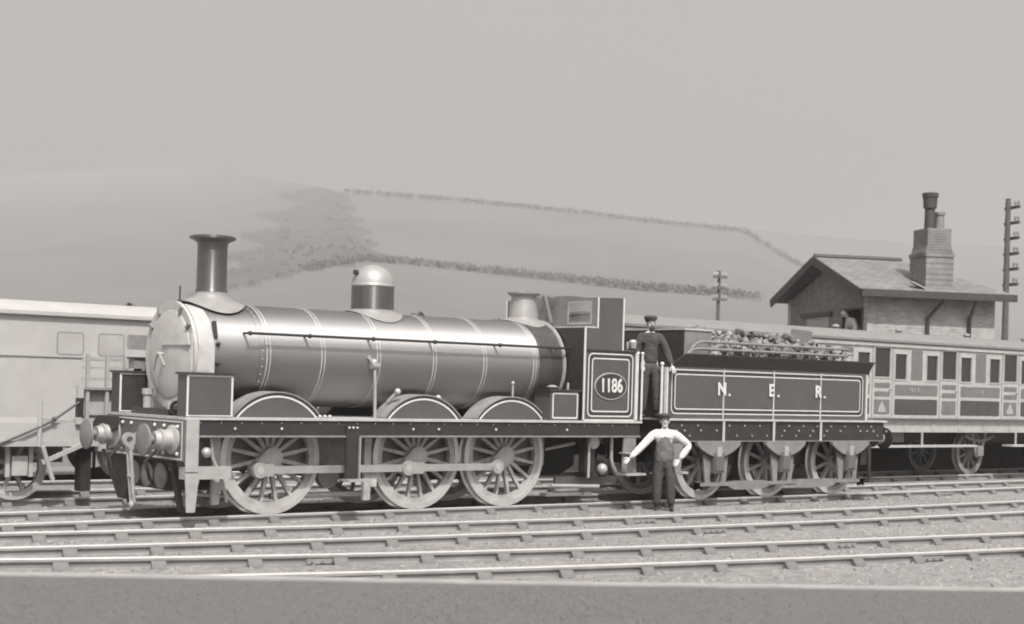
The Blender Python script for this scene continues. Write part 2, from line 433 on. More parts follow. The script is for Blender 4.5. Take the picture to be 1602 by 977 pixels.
crest_pts = [(x, -999) for x in (530, 640, 760, 880, 1000, 1160)]
hedge(crest_pts, 'long dark hedge along the crest of the hill', 3.6)
hedge([(1160, 366), (1200, 392), (1258, 424)], 'hedge running down the hill shoulder towards the house roof', 4.2)
hedge([(470, 425), (560, 409), (640, 415), (760, 428), (880, 441), (1000, 455), (1100, 462), (1186, 470)], 'dark hedge crossing the middle of the hillside pasture', 3.0)
mb = MB()
for k in range(420):
    x = random.uniform(250, 600); y = random.uniform(300, 455)
    d = depth_for(x, y)
    if not moor(x, d): continue
    if random.random() > np.interp(x, [250, 400, 520], [.12, .5, .9]): continue
    h = random.uniform(.8, 2.0); tuft(mb, world_at(x, d, hill_z(x, d) + h * .4), h, h * .7, 16, h * .2)
tag(mb.build('hillside_scrub', farleaf_m, None, smooth=False, recalc=False), 'dark bracken and scrub patch on the steep hillside', 'scrub', kind='stuff')
def tree(x, depth, ytop, wid, label, name='tree'):
    base = world_at(x, depth, -.15); _, v = ray_dir(x, ytop); H = CAM.z + v * depth + .15
    t = thing(name, label, 'tree', base, 0, 'trees in the fields beyond the engine')
    m1 = MB(); m1.tube([(0, 0, 0), (.1, 0, H * .3), (-.1, .1, H * .62), (.05, 0, H * .85)], [.32, .24, .16, .05], 7)
    for k in range(6):
        a = k * 1.1; z = H * (.35 + .07 * k); L = wid * random.uniform(.5, .9)
        m1.tube([(0, 0, z), (math.cos(a) * L * .5, math.sin(a) * L * .5, z + L * .35), (math.cos(a) * L, math.sin(a) * L, z + L * .5)], [.13, .08, .03], 5)
    local('trunk', m1.mesh('trunk', bark_m), t)
    m2 = MB()
    for k in range(16):
        a = random.uniform(0, 2*PI); rr = wid * random.random() ** .6 * .8; z = H * random.uniform(.42, .9)
        k_ = 1 - max(0, (z / H - .7)) * 1.6
        tuft(m2, (math.cos(a) * rr * k_, math.sin(a) * rr * k_, z), wid * .36, wid * .3, 95, .17)
    local('crown', m2.mesh('crown', leaf_m, smooth=False, recalc=False), t)
tree(655, 120, 483, 1.5, 'rounded tree just behind the boiler top right of the dome')
tree(679, 122, 487, 1.1, 'low bushy tree beside the rounded tree right of the dome')
tree(779, 118, 487, 1.0, 'bush-like tree left of the safety valve casing')
tree(792, 119, 485, .9, 'small upright tree touching the safety valve casing outline')
tree(207, 118, 469, 1.5, 'flat-topped tree showing above the white carriage roof')
tree(405, 118, 479, 1.6, 'dark tree peeping over the boiler right of the chimney')
tree(50, 120, 465, 1.2, 'faint tree over the left end of the white carriage roof')

mb = MB(); rs_ = random.Random(5)
for k in range(16000):
    x = rs_.uniform(-7, 16); y = rs_.uniform(-10.5, 1.5) if rs_.random() < .85 else rs_.uniform(1.5, 5)
    r = rs_.uniform(.012, .034); a = rs_.uniform(0, 6.28)
    v = [mb.bm.verts.new((x + r * rs_.uniform(.6, 1.3) * math.cos(a + q * 2.09), y + r * rs_.uniform(.6, 1.3) * math.sin(a + q * 2.09), -.115)) for q in range(3)]
    t_ = mb.bm.verts.new((x + rs_.uniform(-.4, .4) * r, y + rs_.uniform(-.4, .4) * r, -.112 + r * rs_.uniform(.5, 1.1)))
    mi = 0 if rs_.random() < .75 else 1
    for q in range(3): mb.face([v[q], v[(q+1) % 3], t_], mi)
tag(mb.build('loose_ballast', [mat('pale_stone', .24, .9, var=.3, scale=40), mat('ash_stone', .145, .9, var=.4, scale=40)], None, smooth=False, recalc=False), 'loose stones and ash scattered between the rails', 'stones', kind='stuff')

# ------------------------------------------------------------------ railway tracks
def smooth_curve(pts):
    xs = [p[0] for p in pts]; ys = [p[1] for p in pts]
    c = np.polyfit(xs, ys, 3); a, b = xs[0], xs[-1]
    dc = np.polyder(c)
    def f(x):
        if x < a: return float(np.polyval(c, a) + np.polyval(dc, a) * (x - a))
        if x > b: return float(np.polyval(c, b) + np.polyval(dc, b) * (x - b))
        return float(np.polyval(c, x))
    return f
T2 = smooth_curve([(-4.3, -2.45), (-1.4, -2.88), (.6, -3.2), (2.5, -3.45), (4.4, -3.6), (7.5, -3.78), (12, -3.88), (18, -3.9)])
T3 = smooth_curve([(-5, -4.85), (-3, -5.6), (0, -6.3), (2.4, -6.75), (5, -7.2), (8.4, -7.72), (12, -8.15)])
def rail_profile():
    # bullhead section (offset, height), running table at z = 0
    h = [(.030, 0), (.034, -.008), (.034, -.036), (.010, -.046), (.010, -.098), (.026, -.108), (.026, -.132), (.018, -.14)]
    return h + [(-a, b) for a, b in h[::-1]]
def chair_mesh():
    m = MB()
    m.box(-.10, .10, -.19, .19, -.150, -.128)
    for sg in (-1, 1):
        m.prism([(sg * .040, -.128), (sg * .17, -.128), (sg * .13, -.10), (sg * .078, -.035), (sg * .052, -.035)], -.075, .075, axis='x')
        m.cyl((0, sg * .155, -.128), (0, sg * .155, -.105), .018, seg=8)
    m.box(-.15, .13, .037, .052, -.105, -.045, 1)
    return m.mesh('chair', [chair_m, key_m])
CH = chair_mesh()
def sleeper_mesh(k):
    m = MB(); random.seed(k)
    pts = [(-.125, -.30), (.125, -.30), (.122, -.138), (-.122, -.138)]
    m.prism(pts, -1.33, 1.33, axis='y'); return m.mesh('sleeper', sleeper_m)
SL = sleeper_mesh(1)
FPM = MB(); FPM.box(-.23, .23, -.050, -.036, -.098, -.047)
for k in range(4): FPM.cyl((-.17 + k * .113, -.036, -.072), (-.17 + k * .113, -.068, -.072), .015, seg=8, mi=1)
FPME = FPM.mesh('fishplate', [railside_m, mid_m])
G = 1.435 / 2 + .034
def track(label, cf, x0, x1, c0, c1, joints=(), gap=.93, wear=railtop_m):
    t = thing('railway_track', label, 'track', (0, cf(0), -.145), 0, 'railway tracks side by side')
    inv = MW(t).inverted()
    def dirn(x):
        e = .2; return math.atan2(cf(x + e) - cf(x - e), 2 * e)
    n = int((x1 - x0) / 1.0)
    for sg in (-1, 1):
        m = MB(); rings = []
        prof = rail_profile()
        for k in range(n + 1):
            x = x0 + (x1 - x0) * k / n; a = dirn(x); nx, ny = -math.sin(a), math.cos(a); y = cf(x)
            off = sg * G
            rings.append([m.bm.verts.new((x + nx * (off + p[0]), y + ny * (off + p[0]), p[1])) for p in prof])
        L = len(prof)
        for A, B in zip(rings, rings[1:]):
            for i in range(L):
                m.face([A[i], A[(i+1) % L], B[(i+1) % L], B[i]], 1 if i in (L - 1, 0, L - 2) else 0)
        m.face(rings[0]); m.face(rings[-1])
        ro = m.build('rail', [railside_m, wear], t, angle=.5)
        for x in joints:
            a = dirn(x); nx, ny = -math.sin(a), math.cos(a)
            local('fishplate', FPME, t, inv @ Vector((x + nx * sg * G, cf(x) + ny * sg * G, 0)), (0, 0, a))
    nn = int((c1 - c0) / gap)
    for k in range(nn):
        x = c0 + k * gap; a = dirn(x); nx, ny = -math.sin(a), math.cos(a)
        if k < 98: local('sleeper', SL, t, inv @ Vector((x, cf(x), 0)), (0, 0, a + random.uniform(-.015, .015)))
        for sg in (-1, 1):
            if 2 * k < 98: local('chair', CH, t, inv @ Vector((x + nx * sg * G + random.uniform(-.03, .03), cf(x) + ny * sg * G, 0)), (0, 0, a))
    return t
track('straight bullhead track under the wheels of the steam engine', lambda x: 0.0, -14, 90, -5.5, 36, (15.3,))
track('middle track, curving between the engine and the nearest rails', T2, -8.5, 80, -7.5, 36, (4.9,))
track('nearest track, curving beside the dark platform edge', T3, -7.5, 70, -6.5, 34, (-2.0, 4.9))
track('far track under the pale wagon and the panelled carriage', lambda x: 3.4, -14, 90, -7, 36)
track('farthest track under the white carriage at the left', lambda x: 6.9, -16, 70, -9, 8)

# ------------------------------------------------------------------ wheels
def wheel_meshes(R, spokes, w=.13, pin=None, boss=.15, spw=.05, tyre=.075):
    """axis Y, outer face towards -Y; returns (wheel, tyre)"""
    m = MB(); f = -w / 2
    r1 = R - tyre; r0 = r1 - .085 * R / .765
    m.lathe([(r0, f + .015), (r1, f + .01), (r1, f + .10), (r0, f + .10)], axis='y', seg=64, closed=True)
    m.lathe([(0, f - .03), (boss * .8, f - .03), (boss, f - .01), (boss, f + .12), (0, f + .12)], axis='y', seg=28)
    for k in range(spokes):
        a = 2*PI * (k + .5) / spokes; d = Vector((math.cos(a), 0, math.sin(a))); tn = Vector((-math.sin(a), 0, math.cos(a)))
        pa, pb = d * boss * .8, d * (r0 + .01)
        A = [pa + tn * spw * .62 * s1 + Vector((0, f + y, 0)) for s1, y in ((-1, .03), (1, .03), (1, .09), (-1, .09))]
        B = [pb + tn * spw * .42 * s1 + Vector((0, f + y, 0)) for s1, y in ((-1, .03), (1, .03), (1, .085), (-1, .085))]
        A = [m.bm.verts.new(p) for p in A]; B = [m.bm.verts.new(p) for p in B]
        for i in range(4): m.face([A[i], A[(i+1) % 4], B[(i+1) % 4], B[i]])
    if pin:
        px, pz = pin; L = math.hypot(px, pz); a = math.atan2(pz, px); hull = []
        for k in range(13): b = a + PI/2 + PI * k / 12; hull.append((boss * math.cos(b), boss * math.sin(b)))
        for k in range(13): b = a - PI/2 + PI * k / 12; hull.append((px + .10 * math.cos(b), pz + .10 * math.sin(b)))
        m.prism(hull, f - .045, f + .05, axis='y')
        m.cyl((px, f - .04, pz), (px, f - .16, pz), .055, seg=14)
    t = MB()
    t.lathe([(r1 + .001, f), (R, f + .004), (R + .004, w / 2 - .035), (R + .032, w / 2 - .022), (R + .032, w / 2), (r1 + .001, w / 2)], axis='y', seg=64, closed=True)
    return m.mesh('wheel', rim_m, angle=.5), t.mesh('tyre', tyre_m, angle=.5)
def put_wheel(ms, parent, x, y, R):
    inv = MW(parent).inverted()
    o = local('wheel', ms[0], parent, inv @ Vector((x, y, R)), (0, 0, 0) if y < 0 else (0, 0, PI))
    t = bpy.data.objects.new('tyre', ms[1]); col.objects.link(t); t.parent = o
    return o

# ------------------------------------------------------------------ the locomotive
loco = thing('steam_locomotive', 'large dark steam locomotive with a tall chimney and six big spoked wheels', 'locomotive', (2.5, 0, 0))
RW = .765; WX = (0.0, 2.4227, 4.06); PIN = (-.24, -.155)
DW = wheel_meshes(RW, 16, pin=PIN)
for x in WX:
    for y in (-.725, .725): put_wheel(DW, loco, x, y, RW)
    MB().cyl((x, -.7, RW), (x, .7, RW), .075, seg=14).build('axle', mid_m, loco)
# running plate, valance, frames
MB().box(-1.48, 6.58, -1.15, 1.15, 1.285, 1.318).build('running_plate', edge_m, loco)
for s in (-1, 1):
    m = MB(); m.box(-1.40, 6.55, s * 1.10, s * 1.125, 1.085, 1.283); m.box(-1.40, 6.55, s * 1.10, s * 1.150, 1.06, 1.085, 1)
    for k in range(26): m.ball((-1.25 + k * .30, s * 1.128, 1.245), .012, 1, 6)
    for x in (-.75, -.05, 2.1, 2.55, 3.6, 5.0): m.ball((x, s * 1.13, 1.17), .022, 2, 6)
    m.build('valance', [valance_m, mid_m, pale_m], loco)
m = MB(); m.box(-1.40, 5.0, -.60, -.575, .60, 1.283); m.box(-1.40, 5.0, .575, .60, .60, 1.283)
for x in (-.95, .95, 1.45, 3.2): m.box(x - .03, x + .03, -.574, .574, .75, 1.28)
m.build('main_frame', inner_m, loco)
pass
for q in ((1.0, 2.0, -.55, .55, .45, .72), (-.6, .99, -.12, .12, .55, .75), (2.9, 3.6, -.5, .5, .4, .7)): MB().box(*q).build('motion_bracket', frame_m, loco)
# buffer beam with bolts and lining
m = MB(); m.box(-1.50, -1.402, -1.15, 1.15, .75, 1.283)
m.box(-1.507, -1.501, -1.13, 1.13, .765, .785, 1); m.box(-1.507, -1.501, -1.13, 1.13, 1.245, 1.262, 1)
m.box(-1.507, -1.501, -1.13, -1.11, .785, 1.245, 1); m.box(-1.507, -1.501, 1.11, 1.13, .785, 1.245, 1)
for y in (-1.0, -.62, -.35, .35, .62, 1.0):
    for z in (.84, 1.19): m.ball((-1.505, y, z), .026, 1, 6)
m.box(-1.45, -1.405, -1.156, -1.151, .76, 1.28, 1)
m.build('buffer_beam', [panel2_m, line_m], loco)
for y in (-.87, .87):
    m = MB(); m.lathe([(.0, -1.501), (.19, -1.501), (.19, -1.53), (.135, -1.56), (.125, -1.66), (.14, -1.665), (.14, -1.70), (.115, -1.705), (.105, -1.78), (.0, -1.78)], (0, y, 1.02), 'x', 24)
    b = m.build('buffer', pale_m, loco)
    MB().lathe([(0, -1.785), (.05, -1.785), (.05, -1.88), (.07, -1.885), (.205, -1.90), (.205, -1.925), (.12, -1.945), (0, -1.95)], (0, y, 1.02), 'x', 28).build('buffer_head', mid_m, b)
m = MB(); m.box(-1.62, -1.508, -.05, .05, .93, 1.07)
m.lathe([(.095, -.03), (.095, .03), (.045, .03), (.045, -.03)], (-1.70, 0, .98), 'y', 20, closed=True)
m.build('draw_hook', pale_m, loco)
m = MB()
for dy in (-.045, .045): m.tube([(-1.70, dy, .95), (-1.67, dy, .62), (-1.64, dy, .30), (-1.62, dy, .14)], .026, 8)
m.ball((-1.62, 0, .12), .06, 0, 10); m.cyl((-1.69, -.07, .88), (-1.69, .07, .88), .035, seg=10); m.cyl((-1.66, -.06, .5), (-1.66, .06, .5), .03, seg=10)
m.build('coupling', pale_m, loco)
for y in (-.55, .55): MB().tube([(-1.50, y, .95), (-1.72, y, .72), (-1.66, y, .50), (-1.60, y, .42)], .025, 8).build('side_chain', frame_m, loco)
# parts under the front
m = MB(); m.box(-1.40, -.62, -.56, .56, .34, .74); m.build('cylinder_block', frame_m, loco)
for y in (-.38, .02, .40):
    MB().lathe([(0, -1.401), (.17, -1.401), (.17, -1.43), (.10, -1.45), (0, -1.455)], (0, y, .52), 'x', 20).build('cylinder_cover', mid_m if y else pale_m, loco)
for y in (-.75, .75):
    m = MB(); m.bar((-1.44, y, .75), (-1.30, y, .08), .06, .09, up=(0, 1, 0)); m.build('guard_iron', frame_m, loco)
m = MB(); m.prism([(.55, .75), (1.15, .75), (1.15, .55), (.8, .15), (.55, .15)], -1.47, -1.44, 'x'); m.build('rail_guard', frame_m, loco)
m = MB(); m.prism([(.62, 1.27), (1.16, 1.27), (1.32, 1.18), (1.38, 1.0), (1.16, .98), (.62, 1.1)], -1.62, -1.56, 'x'); m.build('beam_guard', frame_m, loco)
# front footstep: tall plate in front of the leading wheel
m = MB(); m.prism([(-1.47, 1.283), (-1.29, 1.283), (-1.29, .62), (-1.47, .62)], -1.175, -1.158, 'y')
m.prism([(-1.47, .60), (-1.27, .60), (-1.32, .10), (-1.44, .10)], -1.175, -1.155, 'y')
m.box(-1.47, -.80, -1.15, -1.0, .52, .68); m.build('front_step', pale_m, loco)
m = MB(); m.bar((-1.18, -1.05, .62), (-1.30, -1.05, .30), .04, .03); m.tube([(-1.05, -1.05, 1.06), (-1.02, -1.04, .80), (-.86, -1.0, .52), (-.72, -.9, .20)], .022, 8)
m.ball((-1.12, -1.06, .86), .07, 0, 10); m.build('sand_pipe', pale_m, loco)
for x in (-.86, 1.52):
    m = MB(); m.box(x - .055, x + .055, -.86, -.80, .16, 1.06); m.box(x + .05, x + .16, -.86, -.78, .35, .62)
    m.build('brake_hanger', rim_m, loco)
m = MB(); m.cyl((.1, -.60, .235), (1.6, -.60, .235), .045, seg=10); m.cyl((-1.2, -.62, .30), (-.5, -.62, .24), .03, seg=10); m.build('brake_rod', pale_m, loco)
m = MB(); m.lathe([(.0, -.70), (.17, -.70), (.17, -.60), (0, -.60)], (.98, 0, .50), 'y', 22); m.build('brake_cylinder', mid_m, loco)
# coupling rods
for s in (-1, 1):
    m = MB(); y = -.895 if s < 0 else .895; zc = RW + PIN[1]; sx = 1
    p = [w_ + PIN[0] * (1 if s < 0 else -1) for w_ in WX]
    m.box(p[0], p[2], y - .025, y + .025, zc - .052, zc + .052)
    for q in p: m.lathe([(0, y - .05), (.105, y - .05), (.115, y - .03), (.115, y + .04), (0, y + .04)], (q, 0, zc), 'y', 22)
    m.box(p[1] + .06, p[1] + .26, y - .045, y + .04, zc - .085, zc + .085); m.box(p[0] - .02, p[0] + .2, y - .045, y + .04, zc - .085, zc + .085)
    m.build('coupling_rod', steel_m, loco)
# middle step bracket
m = MB(); m.box(.955, 1.175, -1.158, -1.128, .49, 1.21); m.box(.93, 1.26, -1.30, -1.09, .455, .485, 1)
m.box(.965, 1.165, -1.163, -1.159, .53, 1.05, 0)
for k in range(3): m.ball((1.0 + k * .065, -1.162, 1.19), .02, 1, 6)
m.box(1.16, 1.175, -1.20, -1.158, .49, 1.06, 1)
m.build('footstep', [valance_m, pale_m], loco)
# smokebox
zc = 2.13; rs = .69
def arch(r, zb, ws, n=20, c=zc): return [(ws, zb)] + [(r * math.cos(PI * k / n), c + r * math.sin(PI * k / n)) for k in range(n + 1)] + [(-ws, zb)]
m = MB(); m.prism(arch(rs, 1.32, rs), -1.12, -.84, 'x'); m.build('smokebox_front', smoke_m, loco)
m = MB(); m.strip([( (rs+.03) * math.cos(2*PI*k/48), zc + (rs+.03) * math.sin(2*PI*k/48)) for k in range(48)], [(.60 * math.cos(2*PI*k/48), zc + .60 * math.sin(2*PI*k/48)) for k in range(48)], lambda p: (-1.15, p[0], p[1]))
m.lathe([(rs + .03, -1.15), (rs + .03, -1.10), (rs - .02, -1.10)], (0, 0, zc), 'x', 48, cap=False)
m.bm.faces.ensure_lookup_table()
rg = m.build('smokebox_ring', smoke_m, loco)
MB().lathe([(rs + .024, -1.098), (rs + .034, -1.094), (rs + .024, -1.09)], (0, 0, zc), 'x', 48, arc=(R_(5), R_(175))).build('ring_seam', mid_m, rg)
m = MB(); m.lathe([(.60, -1.149), (.595, -1.158), (.55, -1.172), (.40, -1.19), (.2, -1.203), (0, -1.207)], (0, 0, zc), 'x', 40)
dr = m.build('smokebox_door', smoke_m, loco)
m = MB()
for z in (-.02,): m.bar((-1.175, -.62, zc + .15 + z), (-1.215, .10, zc + .15 + z), .04, .02)
m.cyl((-1.14, -.64, zc - .28), (-1.14, -.64, zc + .28), .03, seg=8); m.build('door_hinge', edge_m, dr)
m = MB(); m.cyl((-1.25, 0, zc), (-1.34, 0, zc), .03, seg=8); m.bar((-1.33, 0, zc), (-1.33, .10, zc - .22), .03, .025); m.bar((-1.30, 0, zc), (-1.30, -.16, zc - .16), .03, .025); m.build('door_handle', steel_m, dr)
m = MB()
for a in (35, 62, 118, 145): m.bar((-1.16, .60 * math.cos(R_(a)), zc + .60 * math.sin(R_(a))), (-1.16, .71 * math.cos(R_(a)), zc + .71 * math.sin(R_(a))), .045, .04)
m.build('door_dog', mid_m, dr)
MB().lathe([(rs - .005, -.84), (rs - .005, -.14)], (0, 0, zc + .01), 'x', 48).build('smokebox_barrel', boiler_m, loco)
m = MB()
for k in range(30):
    a = R_(-50 + k * 260 / 29); m.ball((-.12, (rs + .004) * math.cos(a), zc + .01 + (rs + .004) * math.sin(a)), .011, 0, 6)
m.lathe([(rs + .004, -.16), (rs + .004, -.085)], (0, 0, zc + .01), 'x', 48, mi=1); m.build('smokebox_rivets', [edge_m, boiler_m], loco)
m = MB(); m.box(-1.10, -.2, -.50, .50, 1.32, 1.55); m.build('saddle', frame_m, loco)
m = MB(); m.box(-1.42, -1.05, -.55, .55, 1.32, 1.40); m.cyl((-1.3, -.35, 1.40), (-1.3, -.35, 1.50), .04, seg=10, mi=1); m.cyl((-1.28, .35, 1.4), (-1.28, .35, 1.58), .06, seg=10, mi=1); m.cyl((-1.28, .35, 1.58), (-1.28, .35, 1.66), .08, seg=10, mi=1)
m.lathe([(.10, -.02), (.10, .02), (.06, .02), (.06, -.02)], (-1.33, -.62, 1.42), 'y', 16, closed=True, mi=2); m.lathe([(.10, -.02), (.10, .02), (.06, .02), (.06, -.02)], (-1.22, -.66, 1.40), 'y', 16, closed=True, mi=2)
m.build('front_fittings', [dark_m, pale_m, frame_m], loco)
# lamp irons and a hooked handrail on the smokebox
m = MB(); m.cyl((-1.02, .0, 2.80), (-1.02, 0, 3.06), .012, seg=6); m.ball((-1.02, 0, 2.84), .04, 0, 8); m.build('lamp_iron', frame_m, loco)
MB().bar((-.82, -.66, 2.36), (-.82, -.60, 2.58), .05, .05).build('smokebox_handle', frame_m, loco)
for z in (2.28, 2.02): MB().ball((-.80, -.70, z), .033, 0, 8).build('smokebox_stud', frame_m, loco)
# boiler barrel, bands
zb_, rb = 2.15, .70
MB().lathe([(rb, -.085), (rb, 4.78)], (0, 0, zb_), 'x', 64).build('boiler', boiler_m, loco)
for x in (-.03, .84, 1.77, 2.76, 3.70, 4.68):
    m = MB(); m.lathe([(rb + .004, x - .022), (rb + .004, x + .022)], (0, 0, zb_), 'x', 64)
    for dx in (-.030, .022): m.lathe([(rb + .005, x + dx), (rb + .005, x + dx + .009)], (0, 0, zb_), 'x', 64, mi=1)
    m.build('boiler_band', [boiler_m, line_m], loco)
m = MB(); m.lathe([(rb + .006, 4.79), (rb + .016, 4.80), (rb + .016, 5.27)], (0, 0, zb_), 'x', 64)
fb = m.build('firebox_wrapper', firebox_m, loco)
MB().lathe([(rb + .018, 5.24), (rb + .045, 5.25), (rb + .045, 5.285), (rb + .018, 5.29)], (0, 0, zb_), 'x', 64).build('firebox_flange', pale_m, fb)
# chimney
CX = -.55
m = MB(); m.lathe([(.222, 3.00), (.208, 3.05), (.205, 3.35), (.204, 3.645), (.215, 3.675), (.285, 3.712), (.315, 3.725), (.318, 3.75), (.285, 3.768), (.19, 3.775), (.17, 3.70), (.17, 3.1), (0, 3.1)], (CX, 0, 0), 'z', 40)
ch = m.build('chimney', gloss_m, loco)
def saddle_skirt(cx, top, rt, rbot, name, mt, parent, prof=5):
    m = MB(); rings = []
    for k in range(prof + 1):
        t = k / prof; r = rt + (rbot - rt) * (t ** 2.2); ring = []
        for q in range(40):
            a = 2*PI*q/40; x, y = r * math.cos(a), r * math.sin(a)
            zs = zb_ + math.sqrt(max(.02, (rb + .012) ** 2 - y * y)); ring.append(m.bm.verts.new((cx + x, y, top + (zs - top) * (t ** .75))))
        rings.append(ring)
    for A, B in zip(rings, rings[1:]):
        for q in range(40): m.face([A[q], A[(q+1) % 40], B[(q+1) % 40], B[q]])
    return m.build(name, mt, parent)
saddle_skirt(CX, 3.0, .218, .45, 'chimney_base', skirt_m, ch)
# dome
m = MB(); m.lathe([(.322, 2.84), (.318, 2.96), (.316, 3.235)], (2.10, 0, 0), 'z', 40); dm = m.build('dome', gloss_m, loco)
MB().lathe([(.320, 3.235), (.322, 3.25)] + [(.318 * math.cos(R_(a)), 3.255 + .305 * math.sin(R_(a))) for a in range(0, 91, 9)], (2.10, 0, 0), 'z', 40).build('dome_cap', brass_m, dm)
saddle_skirt(2.10, 2.895, .325, .45, 'dome_skirt', skirt_m, dm)
m = MB(); m.cyl((1.77, 0, 3.43), (1.82, 0, 3.43), .04, seg=10); m.build('dome_knob', dark_m, dm)
# safety valve
SX = 4.99
m = MB(); m.lathe([(.235, 2.93), (.222, 3.05), (.198, 3.18), (.195, 3.25), (.245, 3.285), (.265, 3.30), (.265, 3.318), (.15, 3.32), (.13, 3.2), (0, 3.2)], (SX, 0, 0), 'z', 32); sv = m.build('safety_valve', brass_m, loco)
saddle_skirt(SX, 2.95, .233, .37, 'valve_skirt', skirt_m, sv)
m = MB(); m.bar((SX - .05, -.12, 3.33), (SX + .55, -.12, 3.26), .03, .03); m.cyl((SX + .33, -.12, 3.29), (SX + .45, -.16, 2.86), .035, seg=8); m.bar((SX - .05, .12, 3.33), (SX + .55, .12, 3.26), .03, .03); m.cyl((SX + .33, .12, 3.29), (SX + .45, .16, 2.86), .035, seg=8)
m.build('valve_lever', mid_m, sv)
# handrails, feed pipe
for s in (-1, 1):
    m = MB(); m.cyl((-.42, s * .80, 2.44), (5.30, s * .80, 2.44), .019, seg=8)
    for x in (-.38, .55, 1.6, 2.68, 3.9, 5.0): m.ball((x, s * .80, 2.44), .034, 0, 8); m.cyl((x, s * .62, 2.44), (x, s * .80, 2.44), .017, seg=6)
    m.build('handrail', frame_m, loco)
    m = MB(); m.tube([(1.66, s * .745, 2.10), (1.66, s * .775, 1.9), (1.66, s * .80, 1.32)], .024, 8); m.ball((1.66, s * .74, 2.10), .065, 0, 12)
    m.bar((1.58, s * .70, 2.20), (1.66, s * .75, 2.10), .05, .05); m.cyl((1.60, s * .76, 2.06), (1.72, s * .76, 2.06), .05, seg=10); m.build('feed_pipe', brass_m, loco)
# splashers
for x in WX:
    for s in (-1, 1):
        Rr, zcen = .85, .80; n = 28
        half = math.sqrt(Rr * Rr - (1.32 - zcen) ** 2); a0 = math.atan2(1.32 - zcen, half); a1 = PI - a0
        P = [(x + Rr * math.cos(a0 + (a1 - a0) * k / n), zcen + Rr * math.sin(a0 + (a1 - a0) * k / n)) for k in range(n + 1)]
        m = MB(); m.prism(P, s * .60, s * .925, 'y')
        sp = m.build('splasher', panel_m, loco, angle=.4)
        # beading: dark band with cream edges on the face rim
        m = MB()
        def arcband(r0, r1, y0, y1, mi):
            q = lambda r: [(x + r * math.cos(a0 + (a1 - a0) * k / n) , zcen + r * math.sin(a0 + (a1 - a0) * k / n)) for k in range(n + 1)]
            m.prism(q(r1) + q(r0)[::-1], y0, y1, 'y', mi)
        arcband(Rr + .001, Rr + .018, s * .60, s * .94, 0)
        arcband(Rr - .032, Rr - .001, s * .926, s * .931, 1); arcband(Rr - .062, Rr - .038, s * .926, s * .930, 2)
        m.build('splasher_beading', [inner_m, dark_m, line_m], sp)
m = MB(); m.cyl((4.12, -.86, 1.64), (4.12, -.86, 1.86), .016, seg=8); m.ball((4.12, -.86, 1.87), .03, 0, 8); m.build('oil_pipe', pale_m, loco)
m = MB(); m.cyl((1.93, -.72, 1.55), (2.0, -.86, 1.70), .03, seg=8); m.ball((2.0, -.86, 1.70), .05, 0, 8); m.build('oil_cup', pale_m, loco)
m = MB(); m.ball((2.72, -.86, 1.62), .05, 0, 8); m.cyl((2.72, -.86, 1.45), (2.72, -.86, 1.62), .03, seg=8); m.build('oil_cup', pale_m, loco)
for x in (.62, .70, .78): MB().ball((x, -1.0, 1.335), .03, 0, 8).build('plate_bolt', pale_m, loco)
# sandboxes by the smokebox
for s in (-1, 1):
    y0, y1 = s * .86, s * 1.125
    m = MB(); m.box(-1.45, -.80, y0, y1, 1.318, 1.865); a = m.build('sandbox', panel_m if s < 0 else dark_m, loco)
    m = MB(); m.box(-1.475, -.775, s * .83, s * 1.15, 1.866, 1.895); m.box(-1.30, -1.10, s * .93, s * 1.05, 1.896, 1.925, 1); m.build('lid', [dark_m, pale_m], a)
    ya = -1.126 if s < 0 else .855
    m = MB(); m.box(-1.456, -1.43, ya - .006, ya + .006, 1.33, 1.86); m.box(-.82, -.794, ya - .006, ya + .006, 1.33, 1.86); m.box(-1.43, -.82, ya - .006, ya, 1.84, 1.86); m.box(-1.43, -.82, ya - .006, ya, 1.33, 1.345)
    m.build('sandbox_beading', line_m, a)
m = MB(); m.box(-1.22, -.92, .93, 1.10, 1.896, 2.06); m.box(-1.24, -.90, .91, 1.12, 2.061, 2.085, 1); m.build('tool_box', [mid_m, frame_m], loco)
# rear sandbox
m = MB(); m.box(4.66, 5.24, -1.115, -.74, 1.318, 1.765); a = m.build('rear_sandbox', panel_m, loco)
m = MB(); m.box(4.63, 5.27, -1.14, -.72, 1.766, 1.795); m.lathe([(.05, 1.796), (.10, 1.83), (.03, 1.86), (0, 1.86)], (4.85, -.93, 0), 'z', 14, mi=1); m.cyl((5.15, -.95, 1.796), (5.15, -.95, 1.90), .02, seg=8, mi=1); m.build('lid', [dark_m, pale_m], a)
m = MB(); m.line_rect(4.70, 5.22, 1.345, 1.745, .03, .025, -1.118); m.build('sandbox_lining', line_m, a)
